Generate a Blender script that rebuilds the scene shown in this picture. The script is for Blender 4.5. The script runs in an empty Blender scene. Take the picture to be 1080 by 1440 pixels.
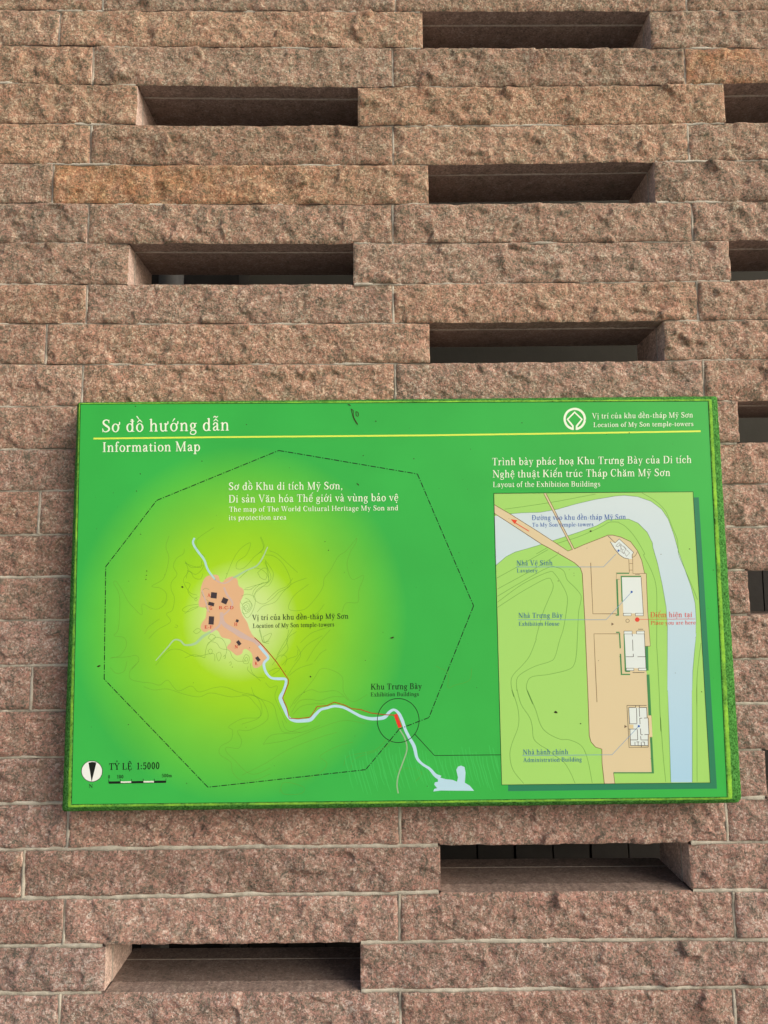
import bpy, math, random, unicodedata
import numpy as np
from mathutils import Matrix, Vector

random.seed(7)
scene = bpy.context.scene
COL = scene.collection

# ------------------------------------------------------------------ camera
GROUND_TO_LINE0 = 2.7165                 # height of the top visible course line
CAM = (-0.03275, -1.34594, GROUND_TO_LINE0 - 1.1665)
PITCH, YAW, ROLL, FPX = 0.102427, 0.008577, 0.007293, 1000.0
cam_data = bpy.data.cameras.new('camera')
cam_data.sensor_fit = 'VERTICAL'
cam_data.sensor_height = 36.0
cam_data.lens = FPX / 1440.0 * 36.0
cam_data.clip_start = 0.02
cam_data.clip_end = 200
cam = bpy.data.objects.new('camera', cam_data)
COL.objects.link(cam)
_R = (Matrix.Rotation(-YAW, 4, 'Z') @ Matrix.Rotation(math.pi / 2 + PITCH, 4, 'X')
      @ Matrix.Rotation(-ROLL, 4, 'Z'))
cam.matrix_world = Matrix.Translation(CAM) @ _R
scene.camera = cam

# ------------------------------------------------------------------ light
SUN_EL, SUN_AZ = math.radians(30), math.radians(58)      # azimuth to the right of the wall's normal
world = bpy.data.worlds.new('World')
scene.world = world
world.use_nodes = True
wn = world.node_tree
bg = wn.nodes['Background']
sky = wn.nodes.new('ShaderNodeTexSky')
sky.sky_type = 'NISHITA'
sky.sun_disc = False
sky.sun_elevation = SUN_EL
sky.sun_rotation = math.pi - SUN_AZ
sky.air_density = 1.0
sky.dust_density = 6.0
sky.ozone_density = 1.0
wn.links.new(sky.outputs['Color'], bg.inputs['Color'])
bg.inputs['Strength'].default_value = 0.09
sun_data = bpy.data.lights.new('sun', 'SUN')
sun_data.energy = 1.3
sun_data.angle = math.radians(46)
sun_data.color = (1.0, 0.985, 0.955)
sun = bpy.data.objects.new('sun', sun_data)
COL.objects.link(sun)
_to = Vector((math.sin(SUN_AZ) * math.cos(SUN_EL), -math.cos(SUN_AZ) * math.cos(SUN_EL), math.sin(SUN_EL)))
sun.rotation_euler = (-_to).to_track_quat('-Z', 'Y').to_euler()
scene.view_settings.view_transform = 'Standard'
scene.view_settings.look = 'None'
scene.view_settings.exposure = 0.80
scene.view_settings.gamma = 1.0
scene.view_settings.use_curve_mapping = False

# ------------------------------------------------------------------ helpers
def srgb(r, g, b):
    f = lambda c: (c / 255 / 12.92) if c / 255 <= 0.04045 else ((c / 255 + 0.055) / 1.055) ** 2.4
    return (f(r), f(g), f(b), 1.0)

PRINT_GAIN = 0.84
def ink(r, g, b):
    c = srgb(r, g, b)
    return tuple(min(0.9, v * PRINT_GAIN) for v in c[:3]) + (1.0,)

def new_mat(name):
    m = bpy.data.materials.new(name)
    m.use_nodes = True
    return m, m.node_tree.nodes, m.node_tree.links, m.node_tree.nodes['Principled BSDF']

def mesh_np(name, verts, faces, mats, parent=None, smooth=False, mat_idx=None, attrs=None):
    """verts (n,3) array, faces: (m,4) array or list of index lists -> one mesh object"""
    me = bpy.data.meshes.new(name)
    verts = np.asarray(verts, dtype=np.float32)
    if isinstance(faces, np.ndarray):
        k = faces.shape[1]
        me.vertices.add(len(verts))
        me.vertices.foreach_set('co', verts.ravel())
        me.loops.add(faces.size)
        me.loops.foreach_set('vertex_index', faces.ravel().astype(np.int32))
        me.polygons.add(len(faces))
        me.polygons.foreach_set('loop_start', np.arange(0, faces.size, k, dtype=np.int32))
        me.polygons.foreach_set('loop_total', np.full(len(faces), k, dtype=np.int32))
        me.update(calc_edges=True)
    else:
        me.from_pydata([tuple(map(float, v)) for v in verts], [], faces)
        me.update()
    for m in (mats if isinstance(mats, (list, tuple)) else [mats]):
        me.materials.append(m)
    if mat_idx is not None:
        me.polygons.foreach_set('material_index', np.asarray(mat_idx, dtype=np.int32))
    sm = smooth if isinstance(smooth, np.ndarray) else np.full(len(me.polygons), bool(smooth))
    me.polygons.foreach_set('use_smooth', sm)
    if attrs:
        for an, av in attrs.items():
            a = me.attributes.new(an, 'FLOAT_COLOR', 'POINT')
            a.data.foreach_set('color', np.asarray(av, dtype=np.float32).ravel())
    o = bpy.data.objects.new(name, me)
    COL.objects.link(o)
    if parent is not None:
        o.parent = parent
        o.matrix_parent_inverse = parent.matrix_world.inverted()
    return o

def thing(name, label, cat, loc=(0, 0, 0), group=None):
    o = bpy.data.objects.new(name, None)
    o.empty_display_size = 0.1
    COL.objects.link(o)
    o.location = loc
    o.matrix_world = Matrix.Translation(loc)
    o['label'] = label
    o['category'] = cat
    o['kind'] = 'thing'
    if group:
        o['group'] = group
    return o

def boxes(name, lst, mats, parent=None):
    v, f = [], []
    for (x0, x1, y0, y1, z0, z1) in lst:
        b = len(v)
        v += [(x0, y0, z0), (x1, y0, z0), (x1, y1, z0), (x0, y1, z0), (x0, y0, z1), (x1, y0, z1), (x1, y1, z1), (x0, y1, z1)]
        f += [[b, b + 3, b + 2, b + 1], [b + 4, b + 5, b + 6, b + 7], [b, b + 1, b + 5, b + 4],
              [b + 1, b + 2, b + 6, b + 5], [b + 2, b + 3, b + 7, b + 6], [b + 3, b, b + 4, b + 7]]
    return mesh_np(name, v, f, mats, parent)

def _hash(ix, iy, seed):
    h = (ix.astype(np.int64) * 374761393 + iy.astype(np.int64) * 668265263 + seed * 2147483647) & 0xFFFFFFFF
    h = ((h ^ (h >> 13)) * 1274126177) & 0xFFFFFFFF
    h = h ^ (h >> 16)
    return (h & 0xFFFF) / 65535.0

def noise2(x, y, seed=0):
    ix, iy = np.floor(x), np.floor(y)
    fx, fy = x - ix, y - iy
    u = fx * fx * fx * (fx * (fx * 6 - 15) + 10)
    v = fy * fy * fy * (fy * (fy * 6 - 15) + 10)
    def g(dx, dy):
        a = _hash(ix + dx, iy + dy, seed) * 2 * math.pi
        return np.cos(a) * (fx - dx) + np.sin(a) * (fy - dy)
    n0 = g(0, 0) * (1 - u) + g(1, 0) * u
    n1 = g(0, 1) * (1 - u) + g(1, 1) * u
    return (n0 * (1 - v) + n1 * v) * 1.4

# ------------------------------------------------------------------ materials of the wall
def granite(name, rough, bump_d, sawn=False, gain=1.0):
    m, N, L, P = new_mat(name)
    tc = N.new('ShaderNodeTexCoord')
    co = tc.outputs['Object']
    vor = N.new('ShaderNodeTexVoronoi'); vor.inputs['Scale'].default_value = 340
    warp = N.new('ShaderNodeTexNoise'); warp.inputs['Scale'].default_value = 420; warp.inputs['Detail'].default_value = 2
    wm = N.new('ShaderNodeVectorMath'); wm.operation = 'MULTIPLY_ADD'
    wm.inputs[1].default_value = (0.006, 0.006, 0.006)
    L.new(co, warp.inputs['Vector']); L.new(warp.outputs['Color'], wm.inputs[0]); L.new(co, wm.inputs[2])
    L.new(wm.outputs[0], vor.inputs['Vector'])
    sep = N.new('ShaderNodeSeparateColor'); L.new(vor.outputs['Color'], sep.inputs[0])
    clump = N.new('ShaderNodeTexNoise'); clump.inputs['Scale'].default_value = 55; clump.inputs['Detail'].default_value = 4
    L.new(co, clump.inputs['Vector'])
    add = N.new('ShaderNodeMath'); add.operation = 'MULTIPLY_ADD'; add.inputs[1].default_value = 1.1
    sub = N.new('ShaderNodeMath'); sub.operation = 'SUBTRACT'; sub.inputs[1].default_value = 0.5
    L.new(clump.outputs['Fac'], sub.inputs[0]); L.new(sub.outputs[0], add.inputs[0]); L.new(sep.outputs[0], add.inputs[2])
    ramp = N.new('ShaderNodeValToRGB'); L.new(add.outputs[0], ramp.inputs['Fac'])
    cr = ramp.color_ramp
    if sawn:
        stops = [(0.0, (0.14, 0.11, 0.09)), (0.14, (0.20, 0.15, 0.125)), (0.45, (0.245, 0.178, 0.148)), (0.75, (0.275, 0.20, 0.166)), (1.0, (0.36, 0.29, 0.245))]
    else:
        stops = [(0.0, (0.140, 0.120, 0.088)), (0.15, (0.205, 0.158, 0.116)), (0.34, (0.285, 0.188, 0.136)),
                 (0.58, (0.375, 0.212, 0.156)), (0.80, (0.385, 0.272, 0.206)), (1.0, (0.52, 0.42, 0.335))]
    while len(cr.elements) < len(stops):
        cr.elements.new(0.5)
    for e, (p, c) in zip(cr.elements, stops):
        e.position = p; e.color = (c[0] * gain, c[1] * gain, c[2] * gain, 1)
    col = ramp.outputs['Color']
    # black mica flecks
    v2 = N.new('ShaderNodeTexVoronoi'); v2.inputs['Scale'].default_value = 210
    L.new(wm.outputs[0], v2.inputs['Vector'])
    s2 = N.new('ShaderNodeSeparateColor'); L.new(v2.outputs['Color'], s2.inputs[0])
    gt = N.new('ShaderNodeMath'); gt.operation = 'GREATER_THAN'; gt.inputs[1].default_value = 0.955
    L.new(s2.outputs[1], gt.inputs[0])
    near = N.new('ShaderNodeMath'); near.operation = 'LESS_THAN'; near.inputs[1].default_value = 0.42
    L.new(v2.outputs['Distance'], near.inputs[0])
    fm = N.new('ShaderNodeMath'); fm.operation = 'MULTIPLY'; L.new(gt.outputs[0], fm.inputs[0]); L.new(near.outputs[0], fm.inputs[1])
    mf = N.new('ShaderNodeMath'); mf.operation = 'MULTIPLY'; mf.inputs[1].default_value = 0.35 if sawn else 0.55; L.new(fm.outputs[0], mf.inputs[0])
    mx = N.new('ShaderNodeMix'); mx.data_type = 'RGBA'
    L.new(mf.outputs[0], mx.inputs[0]); L.new(col, mx.inputs[6]); mx.inputs[7].default_value = (0.07, 0.075, 0.065, 1)
    col = mx.outputs[2]
    # green-grey lichen-like patches a few cm across
    pn = N.new('ShaderNodeTexNoise'); pn.inputs['Scale'].default_value = 17; pn.inputs['Detail'].default_value = 6; pn.inputs['Roughness'].default_value = 0.65
    L.new(co, pn.inputs['Vector'])
    mr = N.new('ShaderNodeMapRange'); mr.inputs[1].default_value = 0.56; mr.inputs[2].default_value = 0.75; mr.inputs[3].default_value = 0; mr.inputs[4].default_value = 0.65
    L.new(pn.outputs['Fac'], mr.inputs[0])
    mp = N.new('ShaderNodeMix'); mp.data_type = 'RGBA'; mp.blend_type = 'MULTIPLY'
    L.new(mr.outputs[0], mp.inputs[0]); L.new(col, mp.inputs[6]); mp.inputs[7].default_value = (0.62, 0.68, 0.60, 1)
    col = mp.outputs[2]
    if not sawn:
        hn = N.new('ShaderNodeTexNoise'); hn.inputs['Scale'].default_value = 42; hn.inputs['Detail'].default_value = 5; hn.inputs['Roughness'].default_value = 0.6
        L.new(co, hn.inputs['Vector'])
        hr = N.new('ShaderNodeValToRGB'); L.new(hn.outputs['Fac'], hr.inputs['Fac'])
        hr.color_ramp.elements[0].position = .34; hr.color_ramp.elements[0].color = (.91, .985, .95, 1)
        hr.color_ramp.elements[1].position = .66; hr.color_ramp.elements[1].color = (1.10, 1.0, .99, 1)
        hm = N.new('ShaderNodeMix'); hm.data_type = 'RGBA'; hm.blend_type = 'MULTIPLY'; hm.inputs[0].default_value = 1
        L.new(col, hm.inputs[6]); L.new(hr.outputs['Color'], hm.inputs[7]); col = hm.outputs[2]
        at = N.new('ShaderNodeAttribute'); at.attribute_name = 'tint'
        mt = N.new('ShaderNodeMix'); mt.data_type = 'RGBA'; mt.blend_type = 'MULTIPLY'; mt.inputs[0].default_value = 1
        L.new(col, mt.inputs[6]); L.new(at.outputs['Color'], mt.inputs[7])
        col = mt.outputs[2]
    L.new(col, P.inputs['Base Color'])
    P.inputs['Roughness'].default_value = rough
    P.inputs['Specular IOR Level'].default_value = 0.35
    bn = N.new('ShaderNodeTexNoise'); bn.inputs['Scale'].default_value = 330; bn.inputs['Detail'].default_value = 3; bn.inputs['Roughness'].default_value = 0.7
    L.new(co, bn.inputs['Vector'])
    bmp = N.new('ShaderNodeBump'); bmp.inputs['Strength'].default_value = 1.0; bmp.inputs['Distance'].default_value = bump_d
    L.new(bn.outputs['Fac'], bmp.inputs['Height']); L.new(bmp.outputs['Normal'], P.inputs['Normal'])
    return m

M_split = granite('split_granite', 0.85, 0.0032)
M_sawn = granite('sawn_granite', 0.5, 0.0002, True)
M_sill = granite('worn_sill_granite', 0.6, 0.0003, True, 0.62)  # sawn granite darkened: the sills' shade is put into the colour
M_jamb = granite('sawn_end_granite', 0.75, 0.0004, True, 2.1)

def rough_plain(name, c1, c2, scale, rough=0.9, bump=0.001, bscale=300):
    m, N, L, P = new_mat(name)
    tc = N.new('ShaderNodeTexCoord')
    n = N.new('ShaderNodeTexNoise'); n.inputs['Scale'].default_value = scale; n.inputs['Detail'].default_value = 6; n.inputs['Roughness'].default_value = 0.65
    L.new(tc.outputs['Object'], n.inputs['Vector'])
    r = N.new('ShaderNodeValToRGB'); r.color_ramp.elements[0].position = 0.3; r.color_ramp.elements[1].position = 0.72
    r.color_ramp.elements[0].color = (*c1, 1); r.color_ramp.elements[1].color = (*c2, 1)
    L.new(n.outputs['Fac'], r.inputs['Fac']); L.new(r.outputs['Color'], P.inputs['Base Color'])
    P.inputs['Roughness'].default_value = rough
    n2 = N.new('ShaderNodeTexNoise'); n2.inputs['Scale'].default_value = bscale; n2.inputs['Detail'].default_value = 4
    L.new(tc.outputs['Object'], n2.inputs['Vector'])
    b = N.new('ShaderNodeBump'); b.inputs['Distance'].default_value = bump
    L.new(n2.outputs['Fac'], b.inputs['Height']); L.new(b.outputs['Normal'], P.inputs['Normal'])
    return m

M_mortar = rough_plain('mortar', (0.25, 0.23, 0.18), (0.55, 0.515, 0.425), 34, 0.95, 0.0012, 450)
M_seam = rough_plain('slot_seam', (0.28, 0.24, 0.20), (0.52, 0.47, 0.40), 120, 0.95, 0.0008, 450)
M_ground = rough_plain('paving', (0.36, 0.33, 0.29), (0.44, 0.41, 0.37), 3, 0.9, 0.002, 40)
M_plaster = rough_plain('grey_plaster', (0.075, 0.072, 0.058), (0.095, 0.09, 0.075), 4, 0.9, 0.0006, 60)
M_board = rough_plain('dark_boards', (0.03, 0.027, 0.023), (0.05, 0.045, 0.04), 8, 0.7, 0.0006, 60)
M_pipe = rough_plain('pale_pipe', (0.30, 0.29, 0.27), (0.36, 0.35, 0.33), 8, 0.6, 0.0002, 60)
M_core = rough_plain('wall_core', (0.16, 0.13, 0.11), (0.2, 0.17, 0.14), 20, 0.9)

# ------------------------------------------------------------------ unseen ground, added to bounce light up into the slots
g = mesh_np('ground', [(-60, -60, 0), (60, -60, 0), (60, 60, 0), (-60, 60, 0)], [[0, 1, 2, 3]], M_ground)
g['kind'] = 'structure'

# ------------------------------------------------------------------ the stone wall
COURSE = 0.08188
LINES = {0: (.004, -.0011, .0019), 1: (.0044, -.0048, -.0791), 2: (.0143, -.0017, -.1639), 3: (.0114, -.0005, -.2479),
         4: (.0123, .0033, -.3308), 5: (.0086, .0001, -.4139), 6: (.0078, .0004, -.4951), 7: (.0071, .0019, -.5785),
         8: (.0059, .0017, -.658), 9: (.0072, .0023, -.7391), 10: (0, .0027, -.8183), 11: (0, .0036, -.901),
         12: (0, .0034, -.9816), 13: (0, .0043, -1.0642), 14: (0, .0028, -1.1448), 15: (0, .0002, -1.2266),
         16: (0, .0007, -1.3092), 17: (0, .0009, -1.3907), 18: (0, .0011, -1.4742), 19: (0, -.0019, -1.5572),
         20: (-.0006, -.0003, -1.6362), 21: (-.0037, -.0001, -1.718), 22: (-.0009, -.0021, -1.8015), 23: (.0035, -.0029, -1.8833)}
ROW0, ROW1 = -8, 33              # courses from the top of the wall down to the ground
XL, XR = -1.75, 1.75
DEPTH, FACING = 0.140, 0.034

def zline(i, x):
    x = np.asarray(x, dtype=float)
    a, b, c = LINES.get(i, (0.0, 0.0, -COURSE * i + 0.0005))
    xc = np.clip(x, -0.9, 0.9)
    return np.maximum(GROUND_TO_LINE0 + a * xc * xc + b * xc + c, 0.0)

# slots: course -> list of (x0, x1)
SLOTS = {0: [(.065, .532)], 2: [(-.513, -.068), (.675, 1.13)], 4: [(.072, .526)], 6: [(-.520, -.078), (.667, 1.125)],
         8: [(.070, .529)], 10: [(.665, 1.125)], 14: [(.665, 1.125)], 18: [(.677, 1.13)], 20: [(.076, .529)],
         22: [(-.523, -.069), (.687, 1.135)], -2: [(-.515, -.07), (.675, 1.13)], 24: [(.072, .529)]}
JOINTS = {}
for i in range(ROW0, ROW1):
    if i % 2:
        JOINTS[i] = [(-1.2 + .6 * k) + random.uniform(-.004, .004) for k in range(5)]
JOINTS[-1] = [-1.2, -.588, .010, .609, 1.2]
for i in range(-8, 33, 4):
    JOINTS.setdefault(i, []).append(-.674)
for i in (-6, -2, 2, 6, 10, 14, 18, 22, 26, 30):
    JOINTS.setdefault(i, []).append(-1.27)
for i in (12, 16, -4, -8, 28, 32):
    JOINTS[i] += [.07]
JOINTS[4] = [-.674]

def blocks_of(i):
    cuts = sorted(JOINTS.get(i, []) + [s for sl in SLOTS.get(i, []) for s in sl] + [XL, XR])
    out = []
    for a, b in zip(cuts[:-1], cuts[1:]):
        if b - a < 0.02:
            continue
        if any(s0 - 1e-4 <= a and b <= s1 + 1e-4 for s0, s1 in SLOTS.get(i, [])):
            continue
        out.append((a, b))
    return out

def in_slot(i, x, pad=0.0):
    r = np.zeros_like(x, dtype=bool)
    for s0, s1 in SLOTS.get(i, []):
        r |= (x > s0 - pad) & (x < s1 + pad)
    return r

def gap(i):                       # half-width of the joint at course line i: wider low down
    t = min(max((i - 6) / 14.0, 0), 1)
    return 0.0008 + 0.0020 * t

wall = thing('stone_wall', 'rough split granite block wall pierced by long horizontal slots', 'wall', (0, 0, 0))

STAIN = {(4, 0): None}
V, F, MI, SMO, TINT = [], [], [], [], []
nv = 0
rng = np.random.default_rng(11)
for i in range(ROW0, ROW1):
    for (xa, xb) in blocks_of(i):
        seed = int(rng.integers(1, 1 << 20))
        if zline(i, 0.) - zline(i + 1, 0.) < 0.02:
            continue
        vis = (-3 <= i <= 26) and xb > -.95 and xa < .95
        res = 0.0027 if vis else 0.009
        sa = any(abs(xa - s) < 1e-4 for sl in SLOTS.get(i, []) for s in sl)
        sb = any(abs(xb - s) < 1e-4 for sl in SLOTS.get(i, []) for s in sl)
        gv = 0.0022 if i < 8 else 0.0028
        x0 = xa + (0 if sa or xa == XL else gv)
        x1 = xb - (0 if sb or xb == XR else gv)
        W = x1 - x0
        nx = max(3, int(W / res)); nz = max(8, int(COURSE / res))
        # denser near the edges
        s = np.linspace(0, 1, nx + 1); t = np.linspace(0, 1, nz + 1)
        S, T = np.meshgrid(s, t)
        X = x0 + S * W
        zt = zline(i, X); zb = zline(i + 1, X)
        gt = np.where(in_slot(i - 1, X), 0.0, gap(i)); gb = np.where(in_slot(i + 1, X), 0.0, gap(i + 1))
        # wavering hand-split arrises
        wt = (noise2(X * 28, X * 0 + 3.1, seed) * .9 + noise2(X * 120, X * 0 + 9.7, seed + 1) * .5) * .0013
        wb = (noise2(X * 28, X * 0 + 7.7, seed + 2) * .9 + noise2(X * 120, X * 0 + 1.7, seed + 3) * .5) * .0013
        zt = zt - gt - np.maximum(wt, -.0006) ; zb = zb + gb + np.maximum(wb, -.0006)
        Z = zb + T * (zt - zb)
        zc = (T - .5)
        wl = (noise2(Z * 40, Z * 0 + 2.2, seed + 4) + .6 * noise2(Z * 150, Z * 0 + 2.2, seed + 5)) * .0012
        X = X + wl * (1 - S) ** 12 * (0 if sa else 1) + wl * S ** 12 * (0 if sb else 1)
        H = zt - zb
        de = np.minimum(np.minimum((X - x0), (x1 - X)), np.minimum((Z - zb), (zt - Z)))
        de = np.maximum(de, 0)
        # relief
        lowf = noise2(X * 9, Z * 16, seed + 10)
        h = 0.0060 + 0.0026 * lowf
        amp = float(rng.uniform(.55, 1.15)); fs = float(rng.uniform(.018, .034))
        ns = max(6, int(W * float(H.mean()) / fs ** 2))
        px = rng.uniform(x0, x1, ns); pz = rng.uniform(float(zb.mean()), float(zt.mean()), ns)
        tx = rng.normal(0, .135, ns); tz = rng.normal(0, .12, ns); oz = rng.normal(0, .0009, ns)
        num = np.zeros_like(X); den = np.zeros_like(X) + 1e-9
        wx = X + .007 * noise2(X * 60, Z * 60, seed + 20); wz = Z + .007 * noise2(X * 60 + 31, Z * 60, seed + 21)
        for k in range(ns):
            dx = wx - px[k]; dz = wz - pz[k]
            w = np.exp(-(dx * dx * .6 + dz * dz * 1.4) / (2 * (fs * .26) ** 2))
            num += w * (tx[k] * (X - px[k]) + tz[k] * (Z - pz[k]) + oz[k]); den += w
        h = h + amp * num / den
        # conchoidal scallops left by the splitting chisel
        for k in range(rng.poisson(5.0 * W / .6)):
            cx = rng.uniform(x0, x1); side = rng.choice([-1, 1, 1, 0])
            czz = float((zb.mean() + zt.mean()) / 2) + side * H.mean() * rng.uniform(.3, .75)
            R = rng.uniform(.018, .045); el = rng.uniform(.45, 1.0); rot = rng.uniform(-.9, .9)
            dx = (wx - cx); dz = (wz - czz)
            u = dx * math.cos(rot) + dz * math.sin(rot); v = -dx * math.sin(rot) + dz * math.cos(rot)
            r = np.sqrt(u * u + (v / el) ** 2) / R
            h = h - rng.uniform(.0012, .0052) * np.sqrt(np.clip(1 - r, 0, 1)) * np.clip(.65 + u / R * .6, 0, 1)
        rid = 1 - np.abs(noise2(wx * 34 + .6 * wz * 34, wz * 52, seed + 33))
        h = h - .0030 * np.clip(rid - .90, 0, 1) / .10 * np.clip(noise2(X * 18, Z * 18, seed + 34) + .1, 0, 1)
        h = h + .0014 * noise2(X * 70, Z * 70, seed + 30) + .0014 * noise2(X * 150, Z * 150, seed + 31) + .0011 * noise2(X * 310, Z * 310, seed + 32)
        edge = 1 - np.exp(-de / .0032)
        chip = np.clip(noise2(X * 38, Z * 38, seed + 40) - .4, 0, 1) * np.exp(-de / .005) * .009
        h = np.maximum(h, .0008) * (.46 + .54 * edge) - chip
        Y = -h
        P = np.stack([X, Y, Z], -1).reshape(-1, 3)
        n1 = nx + 1
        a = (np.arange(nz)[:, None] * n1 + np.arange(nx)[None, :]).ravel()
        q = np.stack([a, a + 1, a + n1 + 1, a + n1], -1) + nv
        V.append(P); F.append(q); MI.append(np.zeros(len(q), int)); SMO.append(np.ones(len(q), bool))
        # per-stone colour
        br = float(np.clip(rng.normal(1.0, .065), .88, 1.11)); warm = float(np.clip(rng.normal(0, .024), -.045, .045))
        low = min(max((i - 2) / 16.0, 0), 1)
        tint = np.array([br * (.97 + warm), br * (.965 + .015 * (1 - low)), br * (.985 - warm - .09 * (1 - low) + .06 * low)])
        tcol = np.ones((len(P), 4)); tcol[:, :3] = tint
        if (i, round(xa, 2)) == (4, -.67):
            k = np.clip(1.3 - (P[:, 0] + .67) / .62, 0, 1)[:, None] * np.clip(.75 + .5 * noise2(P[:, 0] * 30, P[:, 2] * 30, 5), 0, 1)[:, None]
            tcol[:, :3] = tint * (1 - k) + k * np.array([1.09, .90, .62])
        if i == 1 and xa > .55 and xa < .7:
            k = np.clip(1.3 - (P[:, 0] - .6) / .3, 0, 1)[:, None] * np.clip(.6 + .5 * noise2(P[:, 0] * 30, P[:, 2] * 30, 6), 0, 1)[:, None]
            tcol[:, :3] = tint * (1 - k) + k * np.array([1.14, .90, .60])
        TINT.append(tcol); nv += len(P)
        # sawn returns behind the split face
        ring = np.concatenate([a[:nx] * 0 + np.arange(nx), np.arange(nz) * n1 + nx, (nz * n1 + np.arange(nx, 0, -1)), np.arange(nz, 0, -1) * n1])
        rim = P[ring]; back = rim.copy(); back[:, 1] = FACING - .0015
        m = len(rim)
        V.append(rim); V.append(back)
        kk = np.arange(m); k2 = (kk + 1) % m
        q = np.stack([kk, kk + m, k2 + m, k2], -1) + nv
        F.append(q); MI.append(np.concatenate([np.ones(nx, int), np.full(nz, 2), np.ones(nx, int), np.full(nz, 2)])); SMO.append(np.zeros(m, bool))
        TINT.append(np.ones((2 * m, 4))); nv += 2 * m
mesh_np('stone_facing', np.concatenate(V), np.concatenate(F), [M_split, M_sawn, M_jamb], wall, np.concatenate(SMO), np.concatenate(MI), {'tint': np.concatenate(TINT)})

# mortar filling the joints: ragged ribbons, proud in places and raked out in others
V, F, nv = [], [], 0
def ribbon_grid(A, B, ycore, ny=4):
    """A, B: (n,3) rails of the ribbon's two long edges"""
    global nv
    n = len(A)
    t = np.linspace(0, 1, ny + 1)[None, :, None]
    P = A[:, None, :] * (1 - t) + B[:, None, :] * t
    P[:, :, 1] = ycore
    P[:, 0, 1] = .012; P[:, -1, 1] = .012
    V.append(P.reshape(-1, 3))
    k = (np.arange(n - 1)[:, None] * (ny + 1) + np.arange(ny)[None, :]).ravel()
    F.append(np.stack([k, k + 1, k + ny + 2, k + ny + 1], -1) + nv)
    nv += n * (ny + 1)
for i in range(ROW0 + 1, ROW1):
    if zline(i, 0) < .03:
        continue
    xs = np.arange(XL + .01, XR - .01, .004 if -3 < i < 27 else .02)
    ok = ~(in_slot(i, xs, .001) | in_slot(i - 1, xs, .001))
    runs = np.split(np.arange(len(xs)), np.where(np.diff(ok.astype(int)) != 0)[0] + 1)
    for r in runs:
        if not ok[r[0]] or len(r) < 2:
            continue
        x = xs[r]
        low = min(max((i - 6) / 14.0, 0), 1)
        sp = .0042 + .002 * low + .0022 * noise2(x * 22, x * 0 + i * 3.3, 77) + .0012 * noise2(x * 90, x * 0 + i, 78)
        sp = np.maximum(sp, .002)
        off = .0012 * noise2(x * 9, x * 0 + i * 1.7, 79)
        z = zline(i, x)
        A = np.stack([x, x * 0, z + off - sp], -1); B = np.stack([x, x * 0, z + off + sp], -1)
        yc = -.0006 - .0026 * low + (.0052 - .002 * low) * noise2(x * 7, x * 0 + i * 5.1, 80) + .0015 * noise2(x * 60, x * 0 + i, 81)
        yc = yc[:, None] + .0008 * noise2(x[:, None] * 180, np.arange(5)[None, :] * 1.3 + i, 82)
        ribbon_grid(A, B, yc)
for i in range(ROW0, ROW1):
    if zline(i, 0) - zline(i + 1, 0) < .03:
        continue
    for xj in JOINTS.get(i, []):
        if any(abs(xj - s) < .01 for sl in SLOTS.get(i, []) for s in sl) or bool(in_slot(i, np.array([xj]))[0]):
            continue
        zz = np.linspace(float(zline(i + 1, xj)) + .001, float(zline(i, xj)) - .001, 22)
        low = min(max((i - 6) / 14.0, 0), 1)
        sp = .0036 + .0015 * low + .0016 * noise2(zz * 40, zz * 0 + i * 2.1, 83)
        A = np.stack([xj + .0006 * noise2(zz * 30, zz * 0 + i, 84) - sp, zz * 0, zz], -1)
        B = A.copy(); B[:, 0] += 2 * sp
        yc = -.0014 - .0016 * low + .0036 * noise2(zz * 16, zz * 0 + i * 4.4 + xj * 7, 85)
        yc = yc[:, None] + .0006 * noise2(zz[:, None] * 160, np.arange(5)[None, :] * 1.3 + i, 86)
        ribbon_grid(A, B, yc)
mesh_np('mortar', np.concatenate(V), np.concatenate(F), M_mortar, wall, True)

# core of the wall behind the facing
def swept(xa, xb, top, bot, y0, y1, n=14):
    x = np.linspace(xa, xb, n)
    zt, zb = top(x), bot(x)
    P = np.stack([np.stack([x, x * 0 + y0, zb], -1), np.stack([x, x * 0 + y0, zt], -1), np.stack([x, x * 0 + y1, zt], -1), np.stack([x, x * 0 + y1, zb], -1)], 1).reshape(-1, 3)
    f = []
    for k in range(n - 1):
        for j in range(4):
            f.append([k * 4 + j, k * 4 + (j + 1) % 4, k * 4 + 4 + (j + 1) % 4, k * 4 + 4 + j])
    f.append([3, 2, 1, 0]); f.append([(n - 1) * 4 + j for j in range(4)])
    return P, f
V, F, nv = [], [], 0
def add_swept(args):
    global nv
    P, f = swept(*args)
    V.append(P); F.extend([[a + nv for a in q] for q in f]); nv += len(P)
SLAB = .004
for i in range(ROW0, ROW1):
    if zline(i, 0) - zline(i + 1, 0) < .02:
        continue
    e = sorted([XL, XR] + [s for sl in SLOTS.get(i, []) for s in sl])
    for a, b in zip(e[0::2], e[1::2]):
        if b - a < .03: continue
        aa = a + (SLAB if a != XL else 0); bb = b - (SLAB if b != XR else 0)
        ins = .0002
        add_swept((aa, bb, (lambda x, i=i: zline(i, x) - ins - np.where(in_slot(i - 1, x, .02), SLAB, 0)),
                   (lambda x, i=i: zline(i + 1, x) + ins + np.where(in_slot(i + 1, x, .02), SLAB, 0)), FACING + .002, DEPTH - .002, max(14, int((b - a) / .02))))
mesh_np('wall_core', np.concatenate(V), F, M_core, wall)

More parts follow.
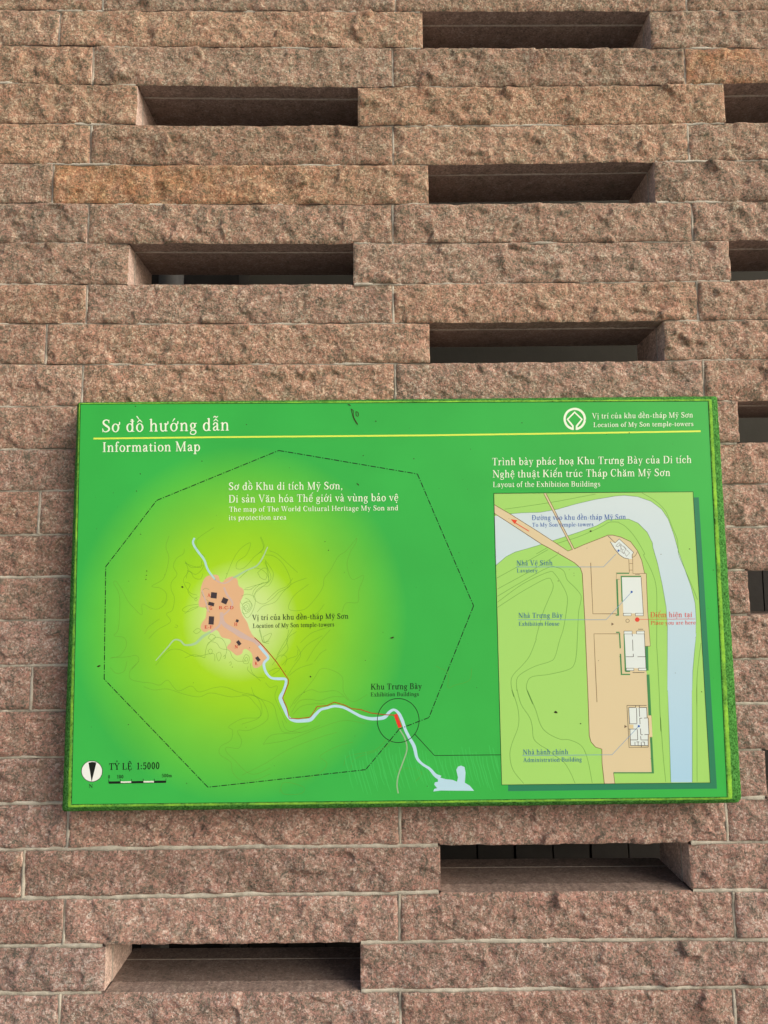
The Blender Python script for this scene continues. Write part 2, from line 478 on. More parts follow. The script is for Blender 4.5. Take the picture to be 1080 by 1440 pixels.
# the slots: a mortar seam round each, and the four sawn lining slabs
for i in sorted(SLOTS):
    for (s0, s1) in SLOTS[i]:
        z0 = lambda x, i=i: zline(i + 1, x)
        z1 = lambda x, i=i: zline(i, x)
        V, F, nv = [], [], 0
        e = .0007
        add_swept((s0, s1, lambda x: z1(x) + .006, lambda x: z1(x) - .0013, FACING - .001, FACING + .0022))
        add_swept((s0, s1, lambda x: z0(x) + .0003, lambda x: z0(x) - .003, .1085, .1105))
        add_swept((s0 - .006, s0 + e, lambda x: z1(x) - .0012, lambda x: z0(x) + .0012, FACING - .0008, FACING + .002, 2))
        add_swept((s1 - e, s1 + .006, lambda x: z1(x) - .0012, lambda x: z0(x) + .0012, FACING - .0008, FACING + .002, 2))
        so = mesh_np('slot_opening', np.concatenate(V), F, M_seam, wall)
        for nm, args in (('soffit', (s0 - .003, s1 + .003, lambda x: z1(x) + SLAB - .0003, z1, FACING + .0022, DEPTH)),
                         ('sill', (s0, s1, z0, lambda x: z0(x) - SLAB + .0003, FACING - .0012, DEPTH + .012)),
                         ('jamb', (s0 - SLAB + .0003, s0, lambda x: z1(x) - .0003, lambda x: z0(x) + .0003, FACING + .0022, DEPTH, 2)),
                         ('jamb', (s1, s1 + SLAB - .0003, lambda x: z1(x) - .0003, lambda x: z0(x) + .0003, FACING + .0022, DEPTH, 2))):
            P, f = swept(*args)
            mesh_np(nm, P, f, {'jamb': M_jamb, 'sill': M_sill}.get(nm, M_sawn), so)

# what stands in the dark behind the wall
RW = .95
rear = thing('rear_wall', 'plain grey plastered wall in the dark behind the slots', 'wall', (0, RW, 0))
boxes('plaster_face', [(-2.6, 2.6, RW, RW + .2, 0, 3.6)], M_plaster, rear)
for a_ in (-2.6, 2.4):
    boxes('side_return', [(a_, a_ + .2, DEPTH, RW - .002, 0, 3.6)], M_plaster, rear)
boxes('roof_slab', [(-2.6, 2.6, DEPTH + .16, RW + .2, 3.602, 3.75)], M_plaster, rear)  # unseen cover added to keep sky light off the rear wall
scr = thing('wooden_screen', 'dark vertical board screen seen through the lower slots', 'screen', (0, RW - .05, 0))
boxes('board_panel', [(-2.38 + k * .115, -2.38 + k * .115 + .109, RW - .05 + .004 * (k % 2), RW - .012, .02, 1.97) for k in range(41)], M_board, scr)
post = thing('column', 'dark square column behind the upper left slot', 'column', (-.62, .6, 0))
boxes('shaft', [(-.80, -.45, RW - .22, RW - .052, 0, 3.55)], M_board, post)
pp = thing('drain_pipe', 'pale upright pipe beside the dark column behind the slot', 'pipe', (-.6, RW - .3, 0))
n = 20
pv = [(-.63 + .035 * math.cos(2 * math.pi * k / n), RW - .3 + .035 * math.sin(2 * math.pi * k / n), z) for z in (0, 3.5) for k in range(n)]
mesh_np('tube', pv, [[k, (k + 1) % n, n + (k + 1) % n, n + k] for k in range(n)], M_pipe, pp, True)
#SIGN
# ------------------------------------------------------------------ the sign board
# The print was surveyed from the photograph in pixels; S() turns a surveyed point into its place on the flat face of the board.
FACE_Y = -.062
def S(px, py, layer=0.0, y=None):
    px = np.asarray(px, dtype=float); py = np.asarray(py, dtype=float)
    u = (px - 540) / FPX; v = (720 - py) / FPX
    c, s = math.cos(ROLL), math.sin(ROLL); u, v = c * u + s * v, -s * u + c * v
    c, s = math.cos(PITCH), math.sin(PITCH); yy, zz = c - s * v, s + c * v
    c, s = math.cos(YAW), math.sin(YAW); xx, yy = c * u + s * yy, -s * u + c * yy
    Y = FACE_Y if y is None else y
    t = (Y - CAM[1]) / yy
    return np.stack([CAM[0] + xx * t, np.full_like(t, Y - layer * .000025), CAM[2] + zz * t], -1)

sign = thing('information_sign', 'bright green information map board with mossy edges fixed to the stone wall', 'sign', tuple(S(560, 850)))

def flat_mat(name, rgb, rough=.38):
    m, N, L, P = new_mat(name)
    P.inputs['Base Color'].default_value = ink(*rgb)
    P.inputs['Roughness'].default_value = rough
    P.inputs['Specular IOR Level'].default_value = .3
    return m
_mc = {}
def ink_mat(*rgb):
    if rgb not in _mc:
        _mc[rgb] = flat_mat('ink_%d_%d_%d' % rgb, rgb)
    return _mc[rgb]

# the board: mossy bevelled rim round the printed face
FC = [(113.2, 568.3), (995.8, 564.2), (1022.6, 1120.8), (100.8, 1131.2)]      # face corners TL TR BR BL
OC = [(109.0, 566.0), (1008.3, 557.2), (1042.8, 1128.8), (87.6, 1141.0)]      # rim corners
def side_pts(A, B, n):
    t = np.linspace(0, 1, n, endpoint=False)[:, None]
    return np.array(A)[None] * (1 - t) + np.array(B)[None] * t
NS = (260, 170, 260, 170)
fpx = np.concatenate([side_pts(FC[k], FC[(k + 1) % 4], NS[k]) for k in range(4)])
opx = np.concatenate([side_pts(OC[k], OC[(k + 1) % 4], NS[k]) for k in range(4)])
Pf = S(fpx[:, 0], fpx[:, 1])
Po = S(opx[:, 0], opx[:, 1], y=-.054)
# rounded lower right corner, ragged outer edge
n_ring = len(Pf)
ar = np.arange(n_ring) * .0045
rag = noise2(ar * 120, ar * 0 + 4.2, 301) * .00045 + noise2(ar * 25, ar * 0 + 9.2, 302) * .0003
ctr = Po.mean(0)
for k, c in enumerate(OC):
    Pc = S(*c, y=-.054); R = .012 if k in (2,) else .005
    d = np.linalg.norm(Po - Pc, axis=1); inn = np.sign(ctr - Pc)
    w = np.clip(1 - d / R, 0, 1) ** 2
    Po[:, 0] += inn[0] * w * R * .30; Po[:, 2] += inn[2] * w * R * .30
nrm = Po - ctr
side_id = np.repeat(np.arange(4), NS)
outv = np.array([[0, 0, 1], [1, 0, 0], [0, 0, -1], [-1, 0, 0]])[side_id]
Po = Po + outv * rag[:, None]
rows = 9
V, A = [], []
for r in range(rows + 1):
    t = r / rows
    P = Pf * (1 - t) + Po * t
    bulge = math.sin(math.pi * t) * .0018
    P[:, 1] = (FACE_Y - .0006) * (1 - t ** 2) + (-.054) * t ** 2 - (0 if r == 0 else 1) * (.0004 * noise2(ar * 140, ar * 0 + r * 1.3, 303) + .0003)
    V.append(P); A.append(np.stack([np.full(n_ring, t), side_id / 3.0, ar, np.ones(n_ring)], -1))
for y, ins in ((-.030, 0.0), (-.006, .002)):
    P = Po.copy() - outv * ins; P[:, 1] = y
    V.append(P); A.append(np.stack([np.full(n_ring, 1.0), side_id / 3.0, ar, np.ones(n_ring)], -1))
nr = len(V)
k = np.arange(n_ring)
F = np.concatenate([np.stack([r * n_ring + k, (r + 1) * n_ring + k, (r + 1) * n_ring + (k + 1) % n_ring, r * n_ring + (k + 1) % n_ring], -1) for r in range(nr - 1)])

m, N, L, P = new_mat('mossy_rim')
tc = N.new('ShaderNodeTexCoord'); at = N.new('ShaderNodeAttribute'); at.attribute_name = 'rim'
sp = N.new('ShaderNodeSeparateColor'); L.new(at.outputs['Color'], sp.inputs[0])
n1 = N.new('ShaderNodeTexNoise'); n1.inputs['Scale'].default_value = 260; n1.inputs['Detail'].default_value = 5; n1.inputs['Roughness'].default_value = .75
L.new(tc.outputs['Object'], n1.inputs['Vector'])
moss = N.new('ShaderNodeValToRGB'); L.new(n1.outputs['Fac'], moss.inputs['Fac'])
moss.color_ramp.elements.new(.5)
for e, (p_, c_) in zip(moss.color_ramp.elements, [(.36, (22, 56, 16)), (.5, (64, 126, 52)), (.70, (104, 172, 88))]):
    e.position = p_; e.color = ink(*c_)
n2 = N.new('ShaderNodeTexNoise'); n2.inputs['Scale'].default_value = 34; n2.inputs['Detail'].default_value = 5; n2.inputs['Roughness'].default_value = .7
L.new(tc.outputs['Object'], n2.inputs['Vector'])
ofs = N.new('ShaderNodeMath'); ofs.operation = 'MULTIPLY_ADD'; ofs.inputs[1].default_value = .16
L.new(n2.outputs['Fac'], ofs.inputs[0]); L.new(sp.outputs[0], ofs.inputs[2])
sub = N.new('ShaderNodeMath'); sub.operation = 'SUBTRACT'; sub.inputs[1].default_value = .075; L.new(ofs.outputs[0], sub.inputs[0])
band = N.new('ShaderNodeValToRGB'); L.new(sub.outputs[0], band.inputs['Fac'])
cr = band.color_ramp
for p_, v_ in ((.14, .9), (.30, .85)):
    e = cr.elements.new(p_)
    e.color = (v_, v_, v_, 1)
cr.elements[0].color = (.0, .0, .0, 1); cr.elements[0].position = .02
cr.elements[-1].position = .36; cr.elements[-1].color = (0, 0, 0, 1)
mx = N.new('ShaderNodeMix'); mx.data_type = 'RGBA'
n3 = N.new('ShaderNodeTexNoise'); n3.inputs['Scale'].default_value = 26; n3.inputs['Detail'].default_value = 7; n3.inputs['Roughness'].default_value = .75
L.new(tc.outputs['Object'], n3.inputs['Vector'])
m3 = N.new('ShaderNodeMapRange'); m3.inputs[1].default_value = .36; m3.inputs[2].default_value = .62; m3.inputs[3].default_value = .12; m3.inputs[4].default_value = 1.0
L.new(n3.outputs['Fac'], m3.inputs[0])
b3 = N.new('ShaderNodeMath'); b3.operation = 'MULTIPLY'; L.new(band.outputs['Color'], b3.inputs[0]); L.new(m3.outputs[0], b3.inputs[1])
L.new(b3.outputs[0], mx.inputs[0]); L.new(moss.outputs['Color'], mx.inputs[6]); mx.inputs[7].default_value = ink(158, 220, 72)
L.new(mx.outputs[2], P.inputs['Base Color']); P.inputs['Roughness'].default_value = .9; P.inputs['Specular IOR Level'].default_value = .1
b = N.new('ShaderNodeBump'); b.inputs['Distance'].default_value = .0002; L.new(n1.outputs['Fac'], b.inputs['Height']); L.new(b.outputs['Normal'], P.inputs['Normal'])
mesh_np('board', np.concatenate(V), F, m, sign, True, attrs={'rim': np.concatenate(A)})

# printed face: green with a yellow-green glow printed round the temple valley
GC = S(338, 872)
m, N, L, P = new_mat('printed_green')
tc = N.new('ShaderNodeTexCoord')
geo = N.new('ShaderNodeNewGeometry')
mp = N.new('ShaderNodeMapping'); mp.vector_type = 'TEXTURE'
mp.inputs['Location'].default_value = (GC[0], GC[1], GC[2]); mp.inputs['Scale'].default_value = (.305, 1, .322)
L.new(geo.outputs['Position'], mp.inputs['Vector'])
ln = N.new('ShaderNodeVectorMath'); ln.operation = 'LENGTH'; L.new(mp.outputs[0], ln.inputs[0])
rp = N.new('ShaderNodeValToRGB'); L.new(ln.outputs['Value'], rp.inputs['Fac'])
GL = [(0, (214, 238, 178)), (.19, (200, 232, 136)), (.34, (164, 218, 32)), (.47, (148, 212, 36)), (.66, (116, 203, 56)), (.84, (86, 194, 66)), (.98, (56, 182, 75))]
while len(rp.color_ramp.elements) < len(GL):
    rp.color_ramp.elements.new(.5)
for e, (p_, c_) in zip(rp.color_ramp.elements, GL):
    e.position = p_; e.color = ink(*c_)
# faded, slightly blotchy ink
nz = N.new('ShaderNodeTexNoise'); nz.inputs['Scale'].default_value = 7; nz.inputs['Detail'].default_value = 5
L.new(tc.outputs['Object'], nz.inputs['Vector'])
mr = N.new('ShaderNodeMapRange'); mr.inputs[1].default_value = .3; mr.inputs[2].default_value = .7; mr.inputs[3].default_value = .94; mr.inputs[4].default_value = 1.05
L.new(nz.outputs['Fac'], mr.inputs[0])
mul = N.new('ShaderNodeVectorMath'); mul.operation = 'SCALE'; L.new(rp.outputs['Color'], mul.inputs[0]); L.new(mr.outputs[0], mul.inputs['Scale'])
L.new(mul.outputs[0], P.inputs['Base Color'])
P.inputs['Roughness'].default_value = .38; P.inputs['Specular IOR Level'].default_value = .3
M_face = m
Pq = S([c[0] for c in FC], [c[1] for c in FC])
mesh_np('printed_sheet', Pq, [[0, 3, 2, 1]], M_face, sign)

def ribbon(pts, w, layer, closed=False, smooth=0):
    """a printed line: pts in survey pixels, w full width in pixels (number or list)"""
    p = np.array(pts, dtype=float)
    w = np.full(len(p), w, dtype=float) if np.isscalar(w) else np.array(w, dtype=float)
    if smooth:
        p, w = catmull(p, w, smooth, closed)
    d = np.gradient(p, axis=0) if not closed else (np.roll(p, -1, 0) - np.roll(p, 1, 0))
    if not closed and not smooth and len(p) > 2:
        s = p[1:] - p[:-1]; s /= np.linalg.norm(s, axis=1)[:, None] + 1e-9
        d = np.concatenate([s[:1], s[:-1] + s[1:], s[-1:]])
    d /= np.linalg.norm(d, axis=1)[:, None] + 1e-9
    n = np.stack([-d[:, 1], d[:, 0]], -1)
    a = p + n * w[:, None] / 2; b = p - n * w[:, None] / 2
    A = S(a[:, 0], a[:, 1], layer); B = S(b[:, 0], b[:, 1], layer)
    V = np.stack([A, B], 1).reshape(-1, 3)
    m = len(p)
    k = np.arange(m if closed else m - 1)
    return V, np.stack([2 * k, 2 * k + 1, (2 * k + 3) % (2 * m), (2 * k + 2) % (2 * m)], -1)

def catmull(p, w, n, closed=False):
    q = np.concatenate([p[-1:], p, p[:2]]) if closed else np.concatenate([2 * p[:1] - p[1:2], p, 2 * p[-1:] - p[-2:-1]])
    ww = np.concatenate([w[-1:], w, w[:2]]) if closed else np.concatenate([w[:1], w, w[-1:]])
    out, ow = [], []
    t = np.linspace(0, 1, n, endpoint=False)[:, None]
    for i in range(1, len(q) - 2):
        a, b, c, d = q[i - 1], q[i], q[i + 1], q[i + 2]
        out.append(.5 * ((2 * b) + (c - a) * t + (2 * a - 5 * b + 4 * c - d) * t ** 2 + (3 * b - a - 3 * c + d) * t ** 3))
        ow.append(ww[i] * (1 - t[:, 0]) + ww[i + 1] * t[:, 0])
    if not closed:
        out.append(p[-1:]); ow.append(w[-1:])
    return np.concatenate(out), np.concatenate(ow)

class Print:
    """collects flat printed shapes of one colour into one mesh part"""
    def __init__(self): self.V, self.F, self.n = [], [], 0
    def add(self, V, F):
        V = V.copy(); V[:, 1] -= (len(self.V) % 40) * .000001
        self.V.append(V); self.F += [[int(i) + self.n for i in f] for f in F]; self.n += len(V); return self
    def line(self, pts, w, layer, **k): return self.add(*ribbon(pts, w, layer, **k))
    def poly(self, pts, layer, smooth=0):
        p = np.array(pts, dtype=float)
        if smooth: p, _ = catmull(p, np.ones(len(p)), smooth, True)
        ar = np.sum(p[:, 0] * np.roll(p[:, 1], -1) - np.roll(p[:, 0], -1) * p[:, 1])
        if ar > 0: p = p[::-1]
        return self.add(S(p[:, 0], p[:, 1], layer), [list(range(len(p)))])
    def disc(self, cx, cy, r, layer, n=20): return self.poly([(cx + r * math.cos(2 * math.pi * k / n), cy + r * math.sin(2 * math.pi * k / n)) for k in range(n)], layer)
    def ring(self, cx, cy, r, w, layer, a0=0, a1=360, n=48, ry=None):
        ry = ry or r
        full = a1 - a0 >= 360
        an = [math.radians(a0 + (a1 - a0) * k / n) for k in range(n if full else n + 1)]
        return self.line([(cx + r * math.cos(a), cy + ry * math.sin(a)) for a in an], w, layer, closed=full)
    def rect(self, x0, y0, x1, y1, layer): return self.poly([(x0, y0), (x1, y0), (x1, y1), (x0, y1)], layer)
    def done(self, name, rgb, parent, label=None):
        o = mesh_np(name, np.concatenate(self.V), self.F, ink_mat(*rgb) if isinstance(rgb, tuple) else rgb, parent)
        if label: o['label'] = label
        return o

def zm(base, s, pts): return [(base[0] + x / s, base[1] + y / s) for x, y in pts]

# ------------------------------------------------------------------ a book serif drawn with strokes (no font file)
GR = .0155
_gx, _gy = np.meshgrid(np.arange(-.14, 1.06, GR), np.arange(-.34, 1.12, GR))
def seg(x0, y0, x1, y1, w0, w1=None):
    w1 = w0 if w1 is None else w1
    dx, dy = x1 - x0, y1 - y0
    t = np.clip(((_gx - x0) * dx + (_gy - y0) * dy) / (dx * dx + dy * dy + 1e-12), 0, 1)
    return np.hypot(_gx - x0 - t * dx, _gy - y0 - t * dy) - (w0 + (w1 - w0) * t)
def bx(x0, y0, x1, y1):
    return np.maximum(np.maximum(x0 - _gx, _gx - x1), np.maximum(y0 - _gy, _gy - y1))
def ring(cx, cy, rx, ry, tv=.046, th=.018):
    o = (np.hypot((_gx - cx) / rx, (_gy - cy) / ry) - 1) * min(rx, ry)
    ix, iy = rx - 2 * tv, ry - 2 * th
    i = (np.hypot((_gx - cx) / ix, (_gy - cy) / iy) - 1) * min(ix, iy)
    return np.maximum(o, -i)
def pth(*p):
    q, w = catmull(np.array([(a, b) for a, b, _ in p], float), np.array([c for _, _, c in p], float), 5)
    return U(*[seg(q[i][0], q[i][1], q[i + 1][0], q[i + 1][1], w[i], w[i + 1]) for i in range(len(q) - 1)])
def U(*d): return np.minimum.reduce(d)
def st(x, y0, y1, w=.043): return bx(x - w, y0, x + w, y1)
def sf(x, y, w=.2): return bx(x - w / 2, y, x + w / 2, y + .028)
def flag(x, y): return seg(x - .085, y - .045, x - .01, y - .008, .017)
def dot(x, y, r=.052): return np.hypot(_gx - x, _gy - y) - r
def arch(x0, x1): return pth((x0 + .03, .32, .014), (x0 + .09, .41, .022), (x1 - .10, .445, .028), (x1 - .02, .39, .038), (x1, .28, .043), (x1, .03, .043))
XH, CP = .45, .69
T_ = CP - .028
G = {
 'a': lambda: (.46, U(pth((.09, .35, .04), (.13, .42, .026), (.21, .445, .02), (.29, .41, .034), (.31, .33, .042), (.31, .1, .042), (.34, .03, .028), (.42, .035, .016)), pth((.31, .28, .016), (.18, .22, .024), (.09, .13, .04), (.12, .035, .034), (.21, .02, .02), (.31, .1, .016)))),
 'b': lambda: (.52, U(st(.12, .02, .70), flag(.12, .71), ring(.28, .225, .205, .24))),
 'c': lambda: (.44, U(dot(.345, .355, .045), pth((.36, .37, .02), (.30, .43, .02), (.22, .447, .02), (.11, .37, .038), (.075, .225, .046), (.11, .09, .04), (.22, .008, .024), (.32, .04, .018), (.40, .12, .012)))),
 'd': lambda: (.53, U(ring(.235, .225, .205, .24), st(.385, 0, .70), flag(.385, .71), bx(.385, 0, .5, .028))),
 'e': lambda: (.45, U(bx(.08, .24, .40, .268), pth((.39, .26, .024), (.365, .385, .034), (.24, .447, .02), (.12, .375, .036), (.075, .225, .046), (.11, .08, .04), (.23, .005, .024), (.33, .04, .018), (.41, .12, .012)))),
 'f': lambda: (.31, U(st(.14, 0, .56), pth((.14, .52, .043), (.16, .65, .034), (.23, .705, .022), (.30, .68, .03)), dot(.31, .665, .042), bx(.03, .42, .28, .45), sf(.14, 0, .24))),
 'g': lambda: (.46, U(ring(.205, .295, .165, .165, .042, .018), seg(.31, .40, .42, .43, .02), pth((.13, .15, .018), (.09, .09, .026), (.15, .045, .034), (.32, .03, .036), (.385, -.06, .03), (.33, -.165, .024), (.2, -.2, .022), (.075, -.155, .028), (.065, -.07, .022), (.14, .02, .014)))),
 'h': lambda: (.54, U(st(.12, 0, .70), flag(.12, .71), arch(.12, .40), sf(.12, 0), sf(.40, 0))),
 'i': lambda: (.27, U(st(.13, 0, .45), flag(.13, .455), sf(.13, 0, .21), dot(.13, .615))),
 'ı': lambda: (.27, U(st(.13, 0, .45), flag(.13, .455), sf(.13, 0, .21))),
 'k': lambda: (.53, U(st(.12, 0, .70), flag(.12, .71), seg(.17, .2, .40, .43, .018), seg(.24, .27, .43, .03, .042, .036), sf(.12, 0), sf(.43, 0, .18), bx(.31, .422, .48, .45))),
 'l': lambda: (.27, U(st(.13, 0, .70), flag(.13, .71), sf(.13, 0, .21))),
 'm': lambda: (.80, U(st(.12, 0, .45), flag(.12, .455), arch(.12, .39), arch(.39, .66), sf(.12, 0), sf(.39, 0, .18), sf(.66, 0))),
 'n': lambda: (.54, U(st(.12, 0, .45), flag(.12, .455), arch(.12, .40), sf(.12, 0), sf(.40, 0))),
 'o': lambda: (.50, ring(.25, .225, .215, .24)),
 'p': lambda: (.53, U(st(.12, -.22, .45), flag(.12, .455), ring(.29, .225, .205, .24), sf(.12, -.22, .22))),
 'r': lambda: (.39, U(st(.12, 0, .45), flag(.12, .455), pth((.15, .30, .014), (.20, .41, .022), (.28, .43, .03)), dot(.30, .41, .047), sf(.12, 0, .23))),
 's': lambda: (.39, U(pth((.31, .34, .016), (.28, .425, .02), (.19, .445, .021), (.10, .40, .034), (.11, .31, .038), (.20, .24, .044), (.30, .16, .042), (.31, .07, .034), (.20, .007, .021), (.11, .03, .02), (.065, .13, .016)))),
 't': lambda: (.32, U(pth((.14, .57, .012), (.14, .45, .04), (.14, .1, .042), (.17, .025, .032), (.24, .015, .02), (.30, .06, .012)), bx(.03, .42, .28, .45))),
 'u': lambda: (.54, U(pth((.12, .43, .043), (.12, .12, .042), (.17, .03, .034), (.26, .012, .024), (.37, .09, .014)), st(.39, 0, .45), flag(.12, .455), flag(.39, .455), bx(.39, 0, .5, .028))),
 'v': lambda: (.48, U(seg(.10, .43, .245, .03, .042, .03), seg(.39, .43, .245, .02, .018), bx(.0, .422, .20, .45), bx(.31, .422, .48, .45))),
 'w': lambda: (.72, U(seg(.10, .43, .225, .03, .042, .03), seg(.35, .43, .225, .02, .018), seg(.34, .43, .475, .03, .042, .03), seg(.62, .43, .475, .02, .018), bx(.0, .422, .20, .45), bx(.27, .422, .42, .45), bx(.54, .422, .71, .45))),
 'x': lambda: (.50, U(seg(.10, .43, .39, .02, .042), seg(.38, .43, .10, .02, .018), bx(.01, .422, .20, .45), bx(.3, .422, .47, .45), sf(.10, 0, .18), sf(.39, 0, .19))),
 'y': lambda: (.48, U(seg(.10, .43, .25, .03, .042, .03), seg(.39, .43, .19, -.15, .018), dot(.14, -.165, .045), seg(.19, -.15, .14, -.19, .02), bx(.0, .422, .20, .45), bx(.31, .422, .48, .45))),
 'A': lambda: (.70, U(seg(.10, .01, .335, .67, .018), seg(.335, .67, .57, .02, .045), bx(.18, .21, .48, .24), sf(.10, 0, .2), sf(.57, 0, .24))),
 'B': lambda: (.62, U(st(.14, 0, CP, .05), bx(.04, 0, .34, .028), bx(.04, T_, .32, CP), bx(.14, .345, .34, .373), pth((.30, .675, .016), (.43, .64, .034), (.46, .52, .05), (.42, .40, .034), (.30, .36, .016)), pth((.32, .36, .016), (.47, .31, .036), (.51, .19, .052), (.46, .06, .036), (.32, .014, .016)))),
 'C': lambda: (.66, U(pth((.57, .50, .014), (.52, .63, .022), (.36, .685, .02), (.17, .59, .042), (.10, .345, .055), (.17, .10, .042), (.36, .005, .022), (.50, .06, .02), (.59, .18, .014)), bx(.56, .47, .585, .69))),
 'D': lambda: (.70, U(st(.14, 0, CP, .05), bx(.04, 0, .32, .028), bx(.04, T_, .32, CP), pth((.28, .674, .016), (.48, .62, .034), (.585, .46, .05), (.585, .24, .05), (.48, .07, .034), (.28, .016, .016)))),
 'E': lambda: (.60, U(st(.14, 0, CP, .05), bx(.04, 0, .52, .028), bx(.04, T_, .50, CP), bx(.14, .335, .38, .363), bx(.475, .53, .50, CP), bx(.50, 0, .525, .17), bx(.36, .27, .382, .43))),
 'F': lambda: (.56, U(st(.14, 0, CP, .05), bx(.04, 0, .26, .028), bx(.04, T_, .50, CP), bx(.14, .335, .38, .363), bx(.475, .53, .50, CP), bx(.36, .27, .382, .43))),
 'G': lambda: (.72, U(pth((.57, .50, .014), (.52, .63, .022), (.36, .685, .02), (.17, .59, .042), (.10, .345, .055), (.17, .10, .042), (.36, .005, .022), (.50, .04, .024), (.57, .12, .03)), st(.57, .02, .30, .045), sf(.57, .29, .22), bx(.56, .47, .585, .69))),
 'H': lambda: (.76, U(st(.14, 0, CP, .05), st(.60, 0, CP, .05), bx(.14, .335, .6, .363), *[sf(x, y, .22) for x in (.14, .60) for y in (0, T_)])),
 'I': lambda: (.34, U(st(.16, 0, CP, .05), sf(.16, 0, .24), sf(.16, T_, .24))),
 'K': lambda: (.72, U(st(.14, 0, CP, .05), seg(.18, .28, .55, .67, .018), seg(.29, .40, .57, .03, .048), sf(.14, 0, .22), sf(.14, T_, .22), sf(.58, 0, .2), sf(.55, T_, .2))),
 'L': lambda: (.60, U(st(.14, 0, CP, .05), bx(.04, 0, .52, .028), sf(.14, T_, .22), bx(.50, 0, .525, .19))),
 'M': lambda: (.88, U(st(.13, 0, CP, .018), seg(.14, .66, .41, .02, .045), seg(.68, .66, .41, .02, .018), st(.71, 0, CP, .05), sf(.13, 0, .18), sf(.10, T_, .16), sf(.71, 0, .22), sf(.74, T_, .16))),
 'N': lambda: (.74, U(st(.13, 0, CP, .018), seg(.14, .66, .58, .03, .048), st(.60, 0, CP, .018), sf(.13, 0, .18), sf(.10, T_, .16), sf(.60, T_, .2))),
 'P': lambda: (.58, U(st(.14, 0, CP, .05), sf(.14, 0, .22), bx(.04, T_, .32, CP), bx(.14, .30, .32, .328), pth((.30, .675, .016), (.44, .63, .034), (.475, .50, .05), (.44, .36, .034), (.30, .315, .016)))),
 'S': lambda: (.54, U(pth((.44, .52, .014), (.40, .64, .022), (.26, .68, .024), (.13, .60, .042), (.13, .47, .048), (.26, .36, .054), (.42, .25, .05), (.44, .11, .042), (.28, .01, .024), (.13, .05, .022), (.07, .19, .014)), bx(.43, .49, .455, .69), bx(.06, 0, .085, .21))),
 'T': lambda: (.62, U(st(.31, 0, CP, .05), bx(.04, T_, .58, CP), sf(.31, 0, .24), bx(.04, .51, .065, CP), bx(.555, .51, .58, CP))),
 'V': lambda: (.68, U(seg(.11, .67, .345, .03, .05, .035), seg(.57, .67, .345, .02, .018), sf(.11, T_, .23), sf(.57, T_, .2))),
 'W': lambda: (.94, U(seg(.11, .67, .30, .03, .048, .035), seg(.47, .67, .30, .02, .018), seg(.46, .67, .65, .03, .048, .035), seg(.84, .67, .65, .02, .018), sf(.11, T_, .22), sf(.47, T_, .2), sf(.84, T_, .2))),
 'Y': lambda: (.66, U(seg(.10, .67, .33, .32, .048), seg(.56, .67, .33, .32, .018), st(.33, 0, .34, .05), sf(.10, T_, .22), sf(.56, T_, .2), sf(.33, 0, .24))),
 '0': lambda: (.50, ring(.25, .345, .20, .355, .05, .018)),
 '1': lambda: (.42, U(st(.22, 0, .69, .046), seg(.09, .60, .2, .67, .018), sf(.22, 0, .26))),
 '5': lambda: (.50, U(bx(.12, .62, .42, .69), st(.12, .36, .69, .018), pth((.12, .37, .018), (.24, .43, .026), (.38, .36, .044), (.41, .21, .05), (.34, .06, .036), (.2, .01, .026), (.08, .07, .04)))),
 ',': lambda: (.24, U(dot(.11, .04, .055), seg(.14, .03, .08, -.11, .03, .012))),
 ':': lambda: (.26, U(dot(.13, .06, .055), dot(.13, .38, .055))),
 '-': lambda: (.34, bx(.05, .20, .29, .245)),
}
def accents(base, marks, adv):
    """offsets the marks above or below the base letter"""
    cap = base.isupper()
    cx = {'i': .13, 'ı': .13, 'a': .22, 'e': .24, 'o': .25, 'u': .25, 'y': .25, 'd': .25}.get(base, adv / 2 - .02)
    top = (CP if cap else XH) + .08
    d = []
    circ = '\u0302' in marks
    for mk in marks:
        if mk == '\u0302': d += [seg(cx - .13, top, cx, top + .12, .016, .026), seg(cx, top + .12, cx + .13, top, .026, .016)]
        elif mk == '\u0306': d += [pth((cx - .13, top + .12, .018), (cx - .06, top + .035, .026), (cx + .06, top + .035, .026), (cx + .13, top + .12, .018))]
        elif mk == '\u031b':
            hx = {'o': .40, 'u': .44}.get(base, .4)
            d += [pth((hx, .37, .022), (hx + .08, .43, .03), (hx + .085, .53, .03))]
        elif mk == '\u0323': d += [dot(cx, -.13, .05)]
        else:
            ox, oy = (cx + .11, top + .17) if circ else (cx, top + .02)
            if '\u031b' in marks: ox -= .03
            if mk == '\u0301': d += [seg(ox - .04, oy, ox + .07, oy + .15, .016, .03)]
            elif mk == '\u0300':
                if circ: ox -= .2
                d += [seg(ox + .04, oy, ox - .07, oy + .15, .016, .03)]
            elif mk == '\u0303':
                if circ: ox -= .11
                d += [pth((ox - .13, oy + .04, .016), (ox - .07, oy + .10, .024), (ox + .05, oy + .05, .024), (ox + .12, oy + .11, .016))]
            elif mk == '\u0309': d += [pth((ox - .05, oy + .14, .018), (ox + .03, oy + .17, .02), (ox + .05, oy + .11, .022), (ox, oy + .06, .02), (ox, oy + .01, .018))]
    return d
_cache = {}
